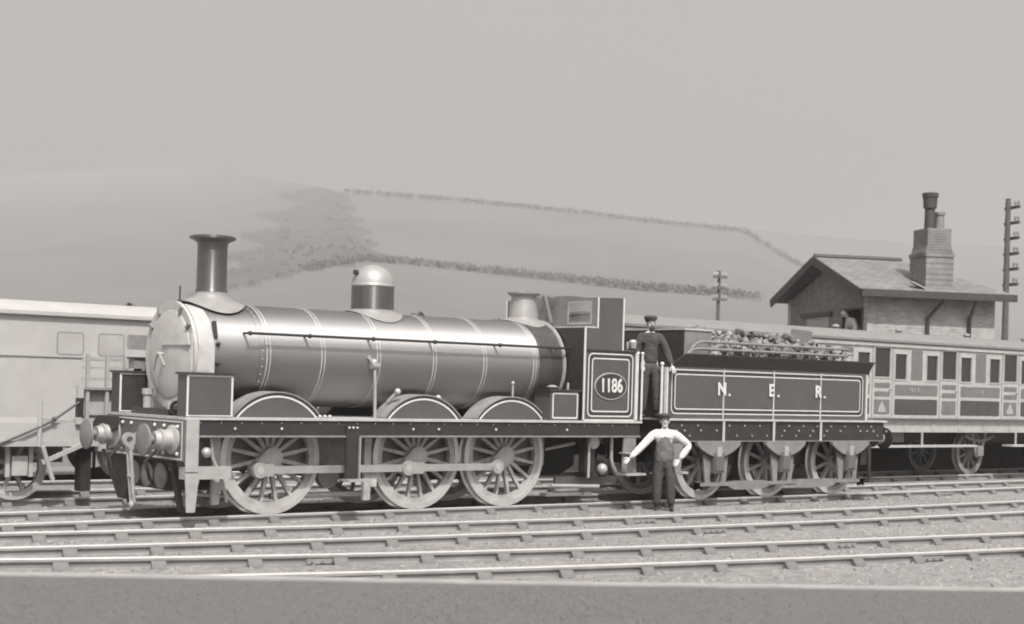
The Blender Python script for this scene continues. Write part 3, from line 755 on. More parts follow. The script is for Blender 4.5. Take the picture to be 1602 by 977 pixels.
# cab
m = MB(); m.box(5.318, 5.35, -1.10, 1.10, 1.318, 2.765); m.box(5.318, 5.60, -1.12, 1.12, 2.766, 2.79, 1); m.build('cab_front', [dark_m, edge_m], loco)
m = MB(); X0, X1 = 5.575, 5.60
m.box(X0, X1, -1.098, -.98, 2.79, 3.25); m.box(X0, X1, -.42, .42, 2.79, 3.25); m.box(X0, X1, .98, 1.098, 2.79, 3.25)
for s in (-1, 1): m.box(X0, X1, s * .98, s * .42, 2.79, 2.835); m.box(X0, X1, s * .98, s * .42, 3.19, 3.25)
m.prism([(-.9, 3.25), (.9, 3.25), (.45, 3.29), (-.45, 3.29)], X0, X1, 'x')
wb = m.build('weatherboard', mid_m, loco)
for s in (-1, 1):
    m = MB(); m.box(5.585, 5.59, s * .98, s * .42, 2.835, 3.19); m.build('window', glass_m, wb)
    m = MB(); m.box(5.565, 5.574, s * .99, s * .955, 2.83, 3.2); m.box(5.565, 5.574, s * .445, s * .41, 2.83, 3.2); m.box(5.565, 5.574, s * .955, s * .445, 2.83, 2.86); m.box(5.565, 5.574, s * .955, s * .445, 3.17, 3.2); m.build('window_frame', pale_m, wb)
for s in (-1, 1):
    P = [(5.318, 1.318), (6.42, 1.318), (6.42, 2.44), (6.12, 2.46), (6.12, 3.265), (5.575, 3.245), (5.575, 2.765), (5.318, 2.765)]
    m = MB(); m.prism(P, s * 1.10, s * 1.13, 'y'); cs = m.build('cab_side', panel_m, loco)
    y = s * 1.134
    m = MB()
    m.line_rect(5.40, 6.36, 1.38, 2.38, .09, .022, y, 0); m.line_rect(5.425, 6.335, 1.405, 2.355, .08, .045, y - s * .001, 1); m.line_rect(5.475, 6.285, 1.455, 2.305, .06, .022, y, 0)
    m.build('cab_lining', [line_m, dark_m], cs)
    m = MB(); e = s * .012
    m.box(5.30, 5.33, s * 1.131, s * 1.15, 1.33, 2.765); m.box(5.330, 6.43, s * 1.131, s * 1.15, 2.41, 2.432, 1); m.box(5.560, 5.582, s * 1.131, s * 1.15, 2.765, 3.25); m.box(6.105, 6.128, s * 1.131, s * 1.15, 2.435, 3.26); m.box(6.405, 6.43, s * 1.131, s * 1.15, 1.33, 2.41)
    m.box(5.33, 6.405, s * 1.131, s * 1.14, 1.318, 1.34)
    m.build('cab_beading', [line_m, dark_m], cs)
    # oval number plate
    m = MB(); el = lambda a, b: [(5.88 + a * math.cos(2*PI*k/40), 1.865 + b * math.sin(2*PI*k/40)) for k in range(40)]
    m.prism(el(.345, .215), y - s * .002, y + s * .012, 'y', 0); m.prism(el(.325, .195), y + s * .012, y + s * .017, 'y', 1)
    npl = m.build('number_plate', [pale_m, dark_m], cs)
    me = text_mesh('1186', .30, .006, .0065, line_m, 1.0, .80)
    t = link('numerals', me, npl, False); t.matrix_parent_inverse = MW(npl).inverted(); t.location = (5.88, y + s * .024, 1.865)
    if s > 0: t.rotation_euler = (0, 0, PI)
m = MB(); m.box(5.36, 6.5, -1.05, 1.05, 1.32, 1.36); m.build('cab_floor', frame_m, loco)
m = MB(); m.box(5.36, 5.55, -.55, .55, 1.4, 2.5); m.cyl((5.55, -.3, 2.3), (5.72, -.3, 2.3), .05, seg=8, mi=1); m.cyl((5.56, .1, 2.55), (5.75, .1, 2.62), .02, seg=8, mi=1); m.build('boiler_backhead', [frame_m, pale_m], loco)
for x in (6.47, 6.575):
    m = MB(); m.cyl((x, -1.12, 1.33), (x, -1.12, 2.40), .018, seg=8); m.ball((x, -1.12, 2.40), .03, 0, 8); m.build('cab_handrail', line_m, loco)
m = MB(); m.box(6.43, 6.56, -1.10, -1.07, 1.318, 2.40); m.build('cab_pillar', frame_m, loco)
m = MB(); m.lathe([(0, 0), (.05, .02), (.07, .12), (.04, .16), (0, .16)], (6.42, -1.05, 2.46), 'z', 12); m.cyl((6.30, -1.05, 2.47), (6.30, -1.05, 2.58), .02, seg=6); m.build('oil_can', pale_m, loco)
# under the cab: ashpan, injector, pipes, steps
m = MB(); m.prism([(5.02, 1.28), (6.2, 1.28), (6.2, .55), (5.9, .40), (5.25, .40), (5.02, .6)], .05, .55, 'y'); m.build('ashpan', frame_m, loco)
m = MB(); m.box(5.55, 5.75, -.95, -.80, .50, 1.06); m.lathe([(0, -1.0), (.10, -1.0), (.12, -.9), (.12, -.8), (0, -.8)], (5.70, 0, .97), 'y', 16, mi=1); m.cyl((5.8, -.9, .75), (6.1, -.9, .62), .07, seg=10); m.ball((5.92, -.95, .55), .09, 1, 10); m.box(5.6, 6.1, -.9, -.7, .42, .50)
m.cyl((5.60, -.98, .42), (5.60, -.98, .95), .022, seg=8, mi=1); m.build('injector', [frame_m, pale_m], loco)
m = MB(); m.tube([(6.08, -.98, 1.06), (6.08, -.98, .72), (6.12, -.97, .60), (6.22, -.95, .50)], .028, 8); m.build('feed_water_pipe', pale_m, loco)
MB().tube([(5.0, -.62, .85), (5.5, -.75, .95)], .025, 8).build('feed_water_pipe', pale_m, loco); MB().tube([(4.9, -.9, .30), (5.9, -.9, .27)], .03, 8).build('drain_pipe', pale_m, loco)
m = MB(); m.prism([(6.20, 1.06), (6.46, 1.06), (6.48, .50), (6.18, .50)], -1.14, -1.11, 'y', 0); m.box(6.16, 6.58, -1.27, -1.02, .455, .49, 1); m.box(6.18, 6.5, -1.2, -1.05, .80, .82, 1); m.build('rear_footstep', [mid_m, pale_m], loco)
m = MB(); m.box(5.2, 6.5, -.66, -.60, .28, .42); m.cyl((5.15, -.7, .2), (6.45, -.7, .2), .035, seg=8); m.box(4.95, 5.9, -.74, -.58, .12, .17); m.build('rear_brake_beam', mid_m, loco)

# ------------------------------------------------------------------ tender
ten = thing('tender', 'six-wheeled tender lettered N E R behind the engine cab', 'tender', (9.9, 0, 0))
RT2 = .62; TX = (8.34, 10.02, 11.8)
TW = wheel_meshes(RT2, 10, boss=.12, spw=.05, tyre=.065)
for x in TX:
    for y in (-.725, .725): put_wheel(TW, ten, x, y, RT2)
    MB().cyl((x, -1.12, RT2), (x, 1.12, RT2), .065, seg=12).build('axle', mid_m, ten)
MB().box(7.06, 12.86, -1.17, 1.17, 1.335, 1.368).build('footplate', edge_m, ten)
for s in (-1, 1):
    m = MB(); m.box(7.12, 12.80, s * 1.095, s * 1.13, .985, 1.333)
    for k in range(30):
        x = 7.3 + k * .19
        if random.random() < .8: m.ball((x, s * 1.134, 1.25 if k % 2 else 1.08), .022, 1, 6)
        if random.random() < .35: m.ball((x + .07, s * 1.134, 1.165), .026, 1, 6)
    m.box(7.12, 12.8, s * 1.131, s * 1.145, .985, 1.0, 2)
    fr = m.build('frame', [valance_m, mid_m, mid_m], ten)
    for x in TX:
        m = MB(); P = [(x - .56, .98), (x + .44, .98), (x + .36, .88), (x + .26, .84), (x + .22, .36), (x + .10, .36), (x + .10, .80), (x - .10, .80), (x - .10, .36), (x - .26, .36), (x - .30, .80), (x - .46, .86)]
        m.prism([(x - .34, .984), (x - .24, .30), (x - .13, .30), (x - .13, .984)], s * 1.09, s * 1.12, 'y'); m.prism([(x + .13, .984), (x + .13, .30), (x + .25, .30), (x + .30, .78), (x + .44, .90), (x + .44, .984)], s * 1.09, s * 1.12, 'y')
        m.box(x - .36, x + .36, s * 1.09, s * 1.12, .24, .30)
        m.build('axle_guard', mid_m, ten)
        m = MB(); m.box(x - .125, x + .125, s * 1.08, s * 1.20, .46, .80); m.box(x - .10, x + .10, s * 1.2, s * 1.22, .5, .74, 1); m.build('axle_box', [panel2_m, panel2_m], ten)
        m = MB(); n = 12
        up_ = [(x - .52 + 1.04 * k / n, .985 - .20 * (1 - ((k - n/2) / (n/2)) ** 2)) for k in range(n + 1)]
        m.prism([(a, b - .05) for a, b in up_] + [(x + .52, .990), (x - .52, .990)], s * 1.131, s * 1.19, 'y', 0)
        for q in range(3): pass
        m.tube([(a, s * 1.16, b - .06) for a, b in up_], .025, 6, mi=2)
        m.box(x - .055, x + .055, s * 1.125, s * 1.21, .72, .90, 1); m.build('leaf_spring', [mid_m, pale_m, frame_m], ten)
    for xa, xb in ((7.55, TX[0]), (TX[0], TX[1]), (TX[1], TX[2]), (TX[2], 12.6)):
        m = MB(); a_, b_ = xa + .34, xb - .34
        m.prism([(a_, .30), (a_, .22), (a_ + .15, .17), (b_ - .15, .17), (b_, .22), (b_, .30), (b_ - .15, .32), (a_ + .15, .32)], s * 1.095, s * 1.115, 'y')
        m.build('stay_bar', mid_m, ten)
m = MB(); m.box(7.4, 12.6, -.58, -.55, .55, 1.33); m.box(7.4, 12.6, .55, .58, .55, 1.33); m.box(7.12, 7.2, -1.09, 1.09, 1.0, 1.33); m.box(12.72, 12.8, -1.09, 1.09, 1.0, 1.33); m.build('inner_frame', frame_m, ten)
for s in (-1, 1):
    m = MB(); m.box(7.14, 12.27, s * 1.09, s * 1.12, 1.368, 2.22); tk = m.build('tank_side', panel_m, ten)
    y = s * 1.124; m = MB()
    m.line_rect(7.24, 12.18, 1.44, 2.18, .10, .02, y, 0); m.line_rect(7.265, 12.155, 1.465, 2.155, .09, .04, y - s * .001, 1); m.line_rect(7.315, 12.105, 1.515, 2.105, .07, .02, y, 0)
    m.build('tank_lining', [line_m, dark_m], tk)
    m = MB()
    for x in (8.47, 9.73, 10.98): m.box(x - .016, x + .016, s * 1.1265, s * 1.135, 1.0 if False else 1.37, 2.2); m.box(x - .025, x + .025, s * 1.147, s * 1.165, .99, 1.33)
    m.build('tank_strap', edge_m, tk)
    m = MB()
    for x in (7.9, 9.1, 10.35, 11.6):
        for k in range(18): m.ball((x, s * 1.121, 1.55 + k * .03), .006, 0, 4)
    m.build('tank_rivets', panel2_m, tk)
    m = MB(); m.box(12.25, 12.28, s * 1.121, s * 1.15, 1.37, 2.2); m.box(7.12, 7.15, s * 1.121, s * 1.14, 1.37, 2.2); m.build('tank_beading', line_m, tk)
    for ch_, x in (('N', 8.42), ('E', 9.66), ('R', 10.90)):
        me = text_mesh(ch_, .29, .004, .010, line_m, 1, .95); t = link('letter', me, tk, False); t.matrix_parent_inverse = MW(tk).inverted(); t.location = (x, s * 1.142, 1.86)
        if s > 0: t.rotation_euler = (0, 0, PI); t.location.x = 19.32 - x
        m = MB(); m.box(x + .165, x + .205, s * 1.125, s * 1.145, 1.755, 1.795); m.build('full_stop', line_m, tk)
    # flared coping
    m = MB(); F = [(1.09, 2.221), (1.125, 2.221), (1.15, 2.28), (1.22, 2.38), (1.25, 2.42), (1.25, 2.44), (1.22, 2.44), (1.12, 2.30), (1.09, 2.26)]
    A = [(7.20 + (z - 2.22) * 1.2, s * yy, z) for yy, z in F]; B = [(12.34, s * yy, z) for yy, z in F]
    va = [m.bm.verts.new(p) for p in A]; vb = [m.bm.verts.new(p) for p in B]; n = len(F)
    for i in range(n): m.face([va[i], va[(i+1) % n], vb[(i+1) % n], vb[i]])
    m.face(va); m.face(vb); m.build('coping', dark_m, ten)
    for k, (z, yy) in enumerate(((2.525, 1.20), (2.645, 1.20))):
        m = MB(); xs = 7.52 + k * .06
        m.tube([(xs, s * yy, 2.42)] + [(xs + .30 * (1 - math.cos(R_(a))), s * yy, 2.42 + (z - 2.42) * math.sin(R_(a))) for a in (25, 50, 70, 90)] + [(11.62, s * yy, z)], .024, 8)
        m.build('coal_rail', mid_m, ten)
    m = MB()
    for x in (8.05, 9.2, 10.35, 11.5): m.box(x - .02, x + .02, s * 1.185, s * 1.175, 2.43, 2.66)
    m.build('rail_standard', mid_m, ten)
m = MB(); m.box(12.24, 12.27, -1.089, 1.089, 1.368, 2.42); m.box(7.14, 7.17, -1.089, -.55, 1.368, 2.22); m.box(7.14, 7.17, .55, 1.089, 1.368, 2.22); m.box(7.17, 12.24, -1.089, 1.089, 2.10, 2.13); m.build('tank_end', panel_m, ten)
m = MB(); m.box(7.62, 8.26, -1.02, 1.02, 2.131, 2.83); fbx = m.build('front_tool_box', mid_m, ten)
m = MB(); m.box(7.60, 8.28, -1.04, 1.04, 2.831, 2.86); m.build('lid', edge_m, fbx)
m = MB(); m.box(7.612, 7.618, -1.01, 1.01, 2.14, 2.82); m.build('box_front_shade', dark_m, fbx)  # dark sheet over the box front stands for its shaded side
m = MB(); m.cyl((7.02, -1.12, 1.37), (7.02, -1.12, 2.24), .022, seg=8); m.ball((7.02, -1.12, 2.25), .035, 0, 8); m.build('tender_handrail', line_m, ten)
m = MB(); m.box(7.07, 7.135, -1.13, -.95, 1.37, 2.20); m.build('front_pillar', pale_m, ten)
m = MB(); m.box(6.98, 7.06, -1.16, -1.12, .50, 1.12); m.box(6.9, 7.25, -1.26, -1.02, .46, .495); m.build('step_hanger', pale_m, ten)
m = MB(); m.prism([(7.20, .98), (7.55, .98), (7.5, .5), (7.25, .5)], -1.13, -1.10, 'y'); m.box(7.15, 7.55, -1.26, -1.02, .465, .50, 1); m.build('tender_step', [mid_m, pale_m], ten)
for y in (-.87, .87):
    m = MB(); m.lathe([(0, 12.801), (.17, 12.801), (.13, 12.86), (.115, 13.05), (0, 13.05)], (0, y, 1.03), 'x', 20); b = m.build('buffer', mid_m, ten)
    MB().lathe([(0, 13.051), (.045, 13.051), (.045, 13.14), (.20, 13.155), (.20, 13.18), (0, 13.20)], (0, y, 1.03), 'x', 24).build('buffer_head', valance_m, b)
m = MB(); m.box(12.2, 12.5, -1.1, -.95, .55, .95); m.box(12.25, 12.6, -1.25, -1.0, .28, .31); m.bar((12.4, -1.1, .98), (12.4, -1.15, .3), .06, .03); m.build('rear_step', frame_m, ten)
m = MB(); m.lathe([(.10, 2.44), (.10, 2.56), (.12, 2.57), (.12, 2.60), (0, 2.61)], (12.05, -.85, 0), 'z', 16); m.box(11.8, 12.2, -1.0, -.7, 2.13, 2.44); m.build('water_filler', pale_m, ten)

# coal in the tender
mb = MB(); random.seed(11)
def lump(m, c, r, mi=0):
    g_ = bmesh.ops.create_icosphere(m.bm, subdivisions=1, radius=1, matrix=Matrix.Identity(4))
    rot = Matrix.Rotation(random.uniform(0, 6), 3, Vector((random.random(), random.random(), random.random() + .1)).normalized())
    sc = Vector((random.uniform(.8, 1.4), random.uniform(.7, 1.2), random.uniform(.6, 1)))
    for v in g_['verts']:
        p = v.co * random.uniform(.72, 1.15); p = Vector((p.x * sc.x, p.y * sc.y, p.z * sc.z)); v.co = rot @ p * r + Vector(c)
for k in range(900):
    x = random.uniform(8.35, 11.75); y = random.uniform(-1.0, 1.0)
    top = 2.54 + .31 * (1 - abs(y)) + .06 * math.sin(x * 5) + .05 * math.sin(x * 11 + y * 3)
    lump(mb, (x, y, top - random.uniform(.0, .16)), random.uniform(.035, .11))
mb.box(8.28, 11.9, -1.0, 1.0, 2.131, 2.42)
tag(mb.build('coal_heap', coal_m, None, smooth=False), 'heap of coal piled in the tender behind the coal rails', 'coal', kind='stuff')
BL = [(8.60, -.35, 2.83, .15, 'long slanting lump of coal beside the front tool box'), (9.05, -.1, 2.88, .13, 'large pointed lump of coal above the letter N'), (9.55, -.2, 2.84, .12, 'flat lump of coal midway along the heap'), (10.1, .0, 2.90, .14, 'broad lump of coal above the letter E'), (10.6, -.25, 2.86, .10, 'small dark lump of coal left of the square block'), (11.25, -.1, 2.86, .13, 'rounded lump of coal near the rear of the heap')]
for x, y, z, r, lb in BL:
    m = MB(); lump(m, (0, 0, 0), r); o = m.build('coal_lump', coal_m, None, smooth=False); o.location = (x, y, z); tag(o, lb, 'coal lump', 'large lumps of coal on the heap')
m = MB(); m.box(-.16, .16, -.15, .15, -.18, .14); o = m.build('coal_block', mid_m, None); o.location = (11.62, -.1, 2.86); o.rotation_euler = (.08, .06, .3); tag(o, 'squared dark block standing at the rear end of the coal', 'block')

# ------------------------------------------------------------------ carriage at the right
YS = 2.2; CXa, CXb = 9.3, 29.8
car = thing('railway_carriage', 'panelled wooden passenger carriage with many windows behind the tender', 'carriage', (19.5, 3.4, 0))
DX = [17.07 + 2.46 * k for k in range(-3, 5)]
m = MB(); m.box(CXa, CXb, YS, YS + .05, 1.34, 2.16, 0); m.box(CXa, CXb, YS, YS + .05, 2.90, 3.04, 0)
ops = []
for x in DX:
    ops += [(x - .27, x + .27, 2.24, 2.88, 'd'), (x - .86, x - .45, 2.20, 2.76, 'q'), (x + .45, x + .86, 2.20, 2.76, 'q')]
ops = [o for o in ops if o[0] > CXa + .1 and o[1] < CXb - .1]; ops.sort()
px = CXa
for (a, b, z0, z1, k) in ops:
    m.box(px, a, YS, YS + .05, 2.16, 2.90, 0); m.box(a, b, YS, YS + .05, 2.16, z0, 0); m.box(a, b, YS, YS + .05, z1, 2.90, 0); px = b
m.box(px, CXb, YS, YS + .05, 2.16, 2.90, 0)
ea = [(YS + .051, 1.34), (YS + 2.349, 1.34)] + [(YS + 2.349 - 2.298 * k / 12, 3.045 + .19 * (1 - (2 * k / 12 - 1) ** 2)) for k in range(13)]
m.prism(ea, CXa, CXa + .05, 'x'); m.prism(ea, CXb - .05, CXb, 'x'); m.box(CXa + .05, CXb - .05, YS + 2.35, YS + 2.4, 1.34, 3.04); m.box(CXa + .05, CXb - .05, YS + .05, YS + 2.35, 1.34, 1.4)
wall = m.build('body_wall', teak_m, car)
for (a, b, z0, z1, k) in ops:
    wf = MB(); y0 = YS - .012
    wf.box(a - .03, a, y0, YS - .001, z0 - .03, z1 + .03); wf.box(b, b + .03, y0, YS - .001, z0 - .03, z1 + .03); wf.box(a, b, y0, YS - .001, z0 - .03, z0); wf.box(a, b, y0, YS - .001, z1, z1 + .03)
    fo = wf.build('window', teak_m, car)
    MB().box(a + .001, b - .001, YS + .025, YS + .03, z0 + .001, z1 - .001).build('pane', cglass_m, fo)
# panels between the windows and below the waist
def cpanel(name, x0, x1, z0, z1, mt, parent, d=.006):
    m = MB(); m.prism(rrect(x0, x1, z0, z1, .03), YS - d, YS - .001, 'y'); return m.build(name, mt, parent)
for i in range(-3, 5):
    x0 = DX[3] + 2.46 * i
    pa, pb = x0 + 1.03, x0 + 1.44
    if pa > CXa: cpanel('quarter_panel', pa, pb, 2.19, 2.86, teakmid_m, car)
    a, b = x0 + .46, x0 + 2.02
    a = max(a, CXa + .06)
    if b - a > .3 and b < CXb:
        wp = cpanel('waist_panel', a, b, 1.84, 2.08, teakmid_m, car); cpanel('lower_panel', a, b, 1.41, 1.76, teakd_m, car)
        if i in (0, 1):
            tx = ('THIRD', '578')[i] if False else ('N.E.R.', '5 7 8')[i]
            t = link('lettering', text_mesh(tx, .15, .003, .0, soft_m, 1.1), wp, False); t.matrix_parent_inverse = MW(wp).inverted(); t.location = ((a + b) / 2 - .05, YS - .012, 1.965)
m = MB()
for k, x in enumerate(DX):
    if x + .34 > CXb: continue
    m = MB(); m.box(x - .36, x - .345, YS - .010, YS - .001, 1.36, 2.95, 1); m.box(x + .345, x + .36, YS - .010, YS - .001, 1.36, 2.95, 1); m.box(x - .345, x + .345, YS - .004, YS - .001, 1.36, 2.17, 0)
    dr = m.build('door', [teak_m, dimline_m], car)
    cpanel('door_panel', x - .27, x + .27, 1.42, 1.74, teakmid_m, dr, .010); cpanel('door_panel', x - .27, x + .27, 1.81, 1.92, teakmid_m, dr, .010); cpanel('door_panel', x - .27, x + .27, 2.0, 2.11, teakmid_m, dr, .010)
    m = MB(); m.cyl((x + .25, YS - .012, 1.96), (x + .25, YS - .06, 1.96), .02, seg=8); m.build('door_handle', brass_m, dr)
    m = MB(); m.prism([(x - .13, 1.46), (x + .13, 1.46), (x + .12, 1.55), (x + .05, 1.64), (x, 1.72), (x - .05, 1.64), (x - .12, 1.55)], YS - .015, YS - .0105, 'y'); m.build('crest', soft_m if k % 2 else teakmid_m, dr)
# cornice, roof
m = MB(); m.box(CXa - .02, CXb + .02, YS - .05, YS - .001, 3.00, 3.05); m.box(CXa, CXb, YS - .03, YS - .001, 2.91, 2.99, 1); m.build('cornice', [slated_m, teak_m], car)
m = MB(); n = 20; P = [(YS - .06 + 2.52 * k / n, 3.06 + .24 * (1 - (2 * k / n - 1) ** 2)) for k in range(n + 1)]
m.prism(P + [(p[0], p[1] - .05) for p in P[::-1]], CXa - .06, CXb + .06, 'x'); rf = m.build('roof', roofgrey_m, car)
for x in (16.9, 19.2, 21.9, 24.4, 26.8):
    m = MB(); m.lathe([(.07, 3.25), (.07, 3.34), (.10, 3.35), (.07, 3.40), (0, 3.41)], (x, 3.4, 0), 'z', 14); m.build('roof_lamp', mid_m, rf)
m = MB(); m.box(CXa, CXb, YS - .02, YS + .08, 1.02, 1.335); 
for k in range(19): m.box(CXa + .4 + k * 1.02, CXa + .5 + k * 1.02, YS - .03, YS - .021, 1.05, 1.32)
m.build('sole_bar', teak_m, car)
m = MB(); m.box(CXa, CXb, YS - .12, YS - .025, 1.325, 1.345); m.build('sill', dimline_m, car)
for a, b in ((CXa + .4, 20.4), (21.8, 28.0)):
    m = MB(); m.box(a, b, YS - .22, YS + .05, .69, .735)
    for k in range(int((b - a) / 1.2)): m.bar((a + .4 + k * 1.2, YS - .05, 1.02), (a + .4 + k * 1.2, YS - .05, .735), .04, .03)
    m.build('footboard', teak_m, car)
CW = wheel_meshes(.53, 10, boss=.11, spw=.045, tyre=.06); CW[0].materials[0] = mid_m; CW[1].materials[0] = inner_m
for x in (11.6, 16.4, 21.1, 26.6):
    for y in (2.72, 4.08):
        inv = MW(car).inverted(); o = local('wheel', CW[0], car, inv @ Vector((x, y, .53)), (0, 0, 0 if y < 3.4 else PI)); t = bpy.data.objects.new('tyre', CW[1]); col.objects.link(t); t.parent = o
    m = MB(); m.prism([(x - .34, 1.02), (x - .10, .42), (x + .10, .42), (x + .34, 1.02), (x + .24, 1.02), (x + .07, .55), (x - .07, .55), (x - .24, 1.02)], 2.42, 2.45, 'y'); m.box(x - .11, x + .11, 2.36, 2.5, .46, .70); m.build('axle_guard', inner_m, car)
    n = 10; m = MB(); m.tube([(x - .6 + 1.2 * k / n, 2.42, .95 - .14 * (1 - ((k - 5) / 5) ** 2)) for k in range(n + 1)], .035, 6); m.build('spring', mid_m, car)
m = MB(); m.box(CXa + .3, CXb - .3, 3.0, 3.8, .75, 1.02); m.box(17.4, 18.3, 2.5, 2.7, .78, 1.0, 1); m.box(CXa, CXb, 4.5, 4.58, .45, 1.33); m.build('underframe', [frame_m, mid_m], car)
for y in (2.55, 4.25):
    MB().lathe([(0, CXa), (.14, CXa), (.10, CXa - .3), (.04, CXa - .31), (.04, CXa - .42), (.19, CXa - .44), (.19, CXa - .46), (0, CXa - .48)], (0, y, 1.08), 'x', 18).build('buffer', pale_m, car)

# ------------------------------------------------------------------ pale wagon at the left
wg = thing('flat_wagon', 'pale low-sided wagon with spoked wheels and a slatted end rack', 'wagon', (-4.0, 3.4, 0))
WY = 2.25; WB = -1.12
m = MB(); m.box(-8.0, WB, WY, WY + 2.3, .80, .86); m.box(-8.0, WB, WY, WY + .06, .861, 1.12); m.box(-8.0, WB, WY + 2.24, WY + 2.3, .861, 1.12); m.build('deck', white_m, wg)
m = MB(); m.box(-8.0, WB, WY - .03, WY + .05, .78, .86); m.build('sole_bar', white2_m, wg)
WW = wheel_meshes(.475, 8, boss=.10, spw=.05, tyre=.055)
for x in (-2.24, -6.2):
    for y in (2.62, 4.18):
        inv = MW(wg).inverted(); o = local('wheel', WW[0], wg, inv @ Vector((x, y, .475)), (0, 0, 0 if y < 3.4 else PI)); t = bpy.data.objects.new('tyre', WW[1]); col.objects.link(t); t.parent = o
    m = MB(); m.box(x - .11, x + .11, 2.36, 2.5, .36, .64); m.box(x - .2, x - .14, 2.38, 2.42, .34, .8); m.box(x + .14, x + .2, 2.38, 2.42, .34, .8); m.build('axle_box', white2_m, wg)
m = MB(); m.cyl((-2.02, WY - .03, .78), (-2.02, WY - .03, 1.42), .035, seg=8); m.cyl((-1.82, WY - .06, .30), (-1.98, WY - .06, .78), .035, seg=8); m.build('stake', white2_m, wg)
m = MB(); m.bar((-1.98, WY - .04, .55), (-1.32, WY - .04, .83), .05, .06); m.build('brake_lever', white2_m, wg)
m = MB(); m.tube([(-2.7, WY - .05, .78), (-2.35, WY - .05, .92), (-1.85, WY - .05, 1.14), (-1.45, WY - .05, 1.42)], .018, 6); m.ball((-1.82, WY - .05, 1.17), .04, 0, 8); m.build('securing_chain', pole_m, wg)
m = MB(); m.box(-1.47, -1.38, WY - .04, WY + .04, 1.20, 1.48, 0); m.box(-1.47, -1.38, WY - .04, WY + .04, 1.481, 1.66, 1); m.box(-1.49, -1.34, WY - .06, WY + .06, 1.10, 1.18, 1); m.build('corner_post', [frame_m, white_m], wg)
m = MB()
for x in (-1.30, -1.0, -.72): m.box(x - .025, x + .025, WY, WY + .06, 1.13, 2.12)
for z in (1.25, 1.62, 1.76, 1.92, 2.06): m.box(-1.36, -.62, WY + .061, WY + .09, z - .02, z + .02)
m.box(-1.34, -.64, WY + .092, WY + .11, 1.13, 1.62, 1); m.box(-1.42, -.56, WY - .02, WY + .06, 1.60, 1.635, 2)
m.build('end_rack', [soft_m, white2_m, dimline_m], wg)
m = MB(); m.box(-1.34, -1.18, WY + .1, WY + .3, .12, .80); m.build('brake_post', frame_m, wg)
m = MB(); m.box(-7.5, -1.3, 3.1, 3.7, .5, .795); m.box(-1.12, -1.02, WY + .1, WY + 2.2, .70, 1.12, 1); m.build('underframe', [mid_m, white2_m], wg)

# ------------------------------------------------------------------ white carriage at far left
wc = thing('railway_carriage', 'white washed-out passenger carriage standing behind the chimney end of the engine', 'carriage', (-4.0, 6.9, 0))
YW = 5.7; xa, xb = -11.0, 2.3
m = MB(); m.box(xa, xb, YW, YW + 2.4, .95, 2.80); m.build('body_wall', white_m, wc)
m = MB(); n = 16; P = [(YW - .06 + 2.52 * k / n, 2.84 + .22 * (1 - (2 * k / n - 1) ** 2)) for k in range(n + 1)]
m.prism(P + [(YW + 2.46, 2.80), (YW - .06, 2.80)], xa - .05, xb + .05, 'x'); m.build('roof', white_m, wc)
m = MB(); m.box(xa, xb, YW - .07, YW - .001, 2.775, 2.80); m.build('gutter', soft_m, wc)
m = MB(); m.box(xa, xb, YW - .02, YW - .001, 2.09, 2.115); m.build('waist_rail', soft_m, wc)
for k in range(11):
    x = -10.2 + k * 1.15 if k < 8 else (-.33, .40, .92)[k - 8]
    if k in (7,): continue
    wd = .42 if k != 10 else .36
    z0, z1 = (2.15, 2.50) if k != 10 else (2.29, 2.50)
    m = MB(); m.line_rect(x - .03, x + wd + .03, z0 - .02, z1 + .02, .06, .022, YW - .004, 0); f = m.build('window', dimline_m, wc)
    m = MB(); m.prism(rrect(x, x + wd, z0, z1, .04), YW - .003, YW - .001, 'y'); m.build('pane', white2_m if k != 10 else mid_m, f)
for k in range(8):
    x = -10.4 + k * 1.5
    m = MB(); m.line_rect(x, x + .62, 1.0, 2.07, .05, .015, YW - .004, 0); m.build('door', white2_m, wc)
m = MB(); m.box(-1.9, -1.55, YW - .05, YW - .001, 1.84, 1.87); m.build('door_handle', soft_m, wc)
m = MB(); m.box(xa, xb, YW + .2, YW + 2.2, .55, .945); m.build('underframe', white2_m, wc)
CW2 = (CW[0], CW[1])
for x in (-9.5, -4.6, 1.2):
    for y in (6.2, 7.6):
        inv = MW(wc).inverted(); o = local('wheel', CW[0], wc, inv @ Vector((x, y, .53)), (0, 0, 0 if y < 6.9 else PI)); t = bpy.data.objects.new('tyre', CW[1]); col.objects.link(t); t.parent = o

# ------------------------------------------------------------------ station house
def cpos(u, d, z=0): p = CAM + FW * d + RT * u; return Vector((p.x, p.y, z))
hl = math.atan2((RT * .98 + FW * .2).y, (RT * .98 + FW * .2).x)
hb = cpos(10.30, 45.0, -.145)
ho = thing('station_house', 'gabled house with a tall double chimney beyond the panelled carriage', 'house', hb, hl)
W_, L_ = 4.05, 6.2; ZE = 5.02 + .145; ZR = 6.06 + .145; RX = 1.9
def hpart(name, m, mats, parent=None, **k):
    return local(name, m.mesh(name, mats, **k), parent or ho)
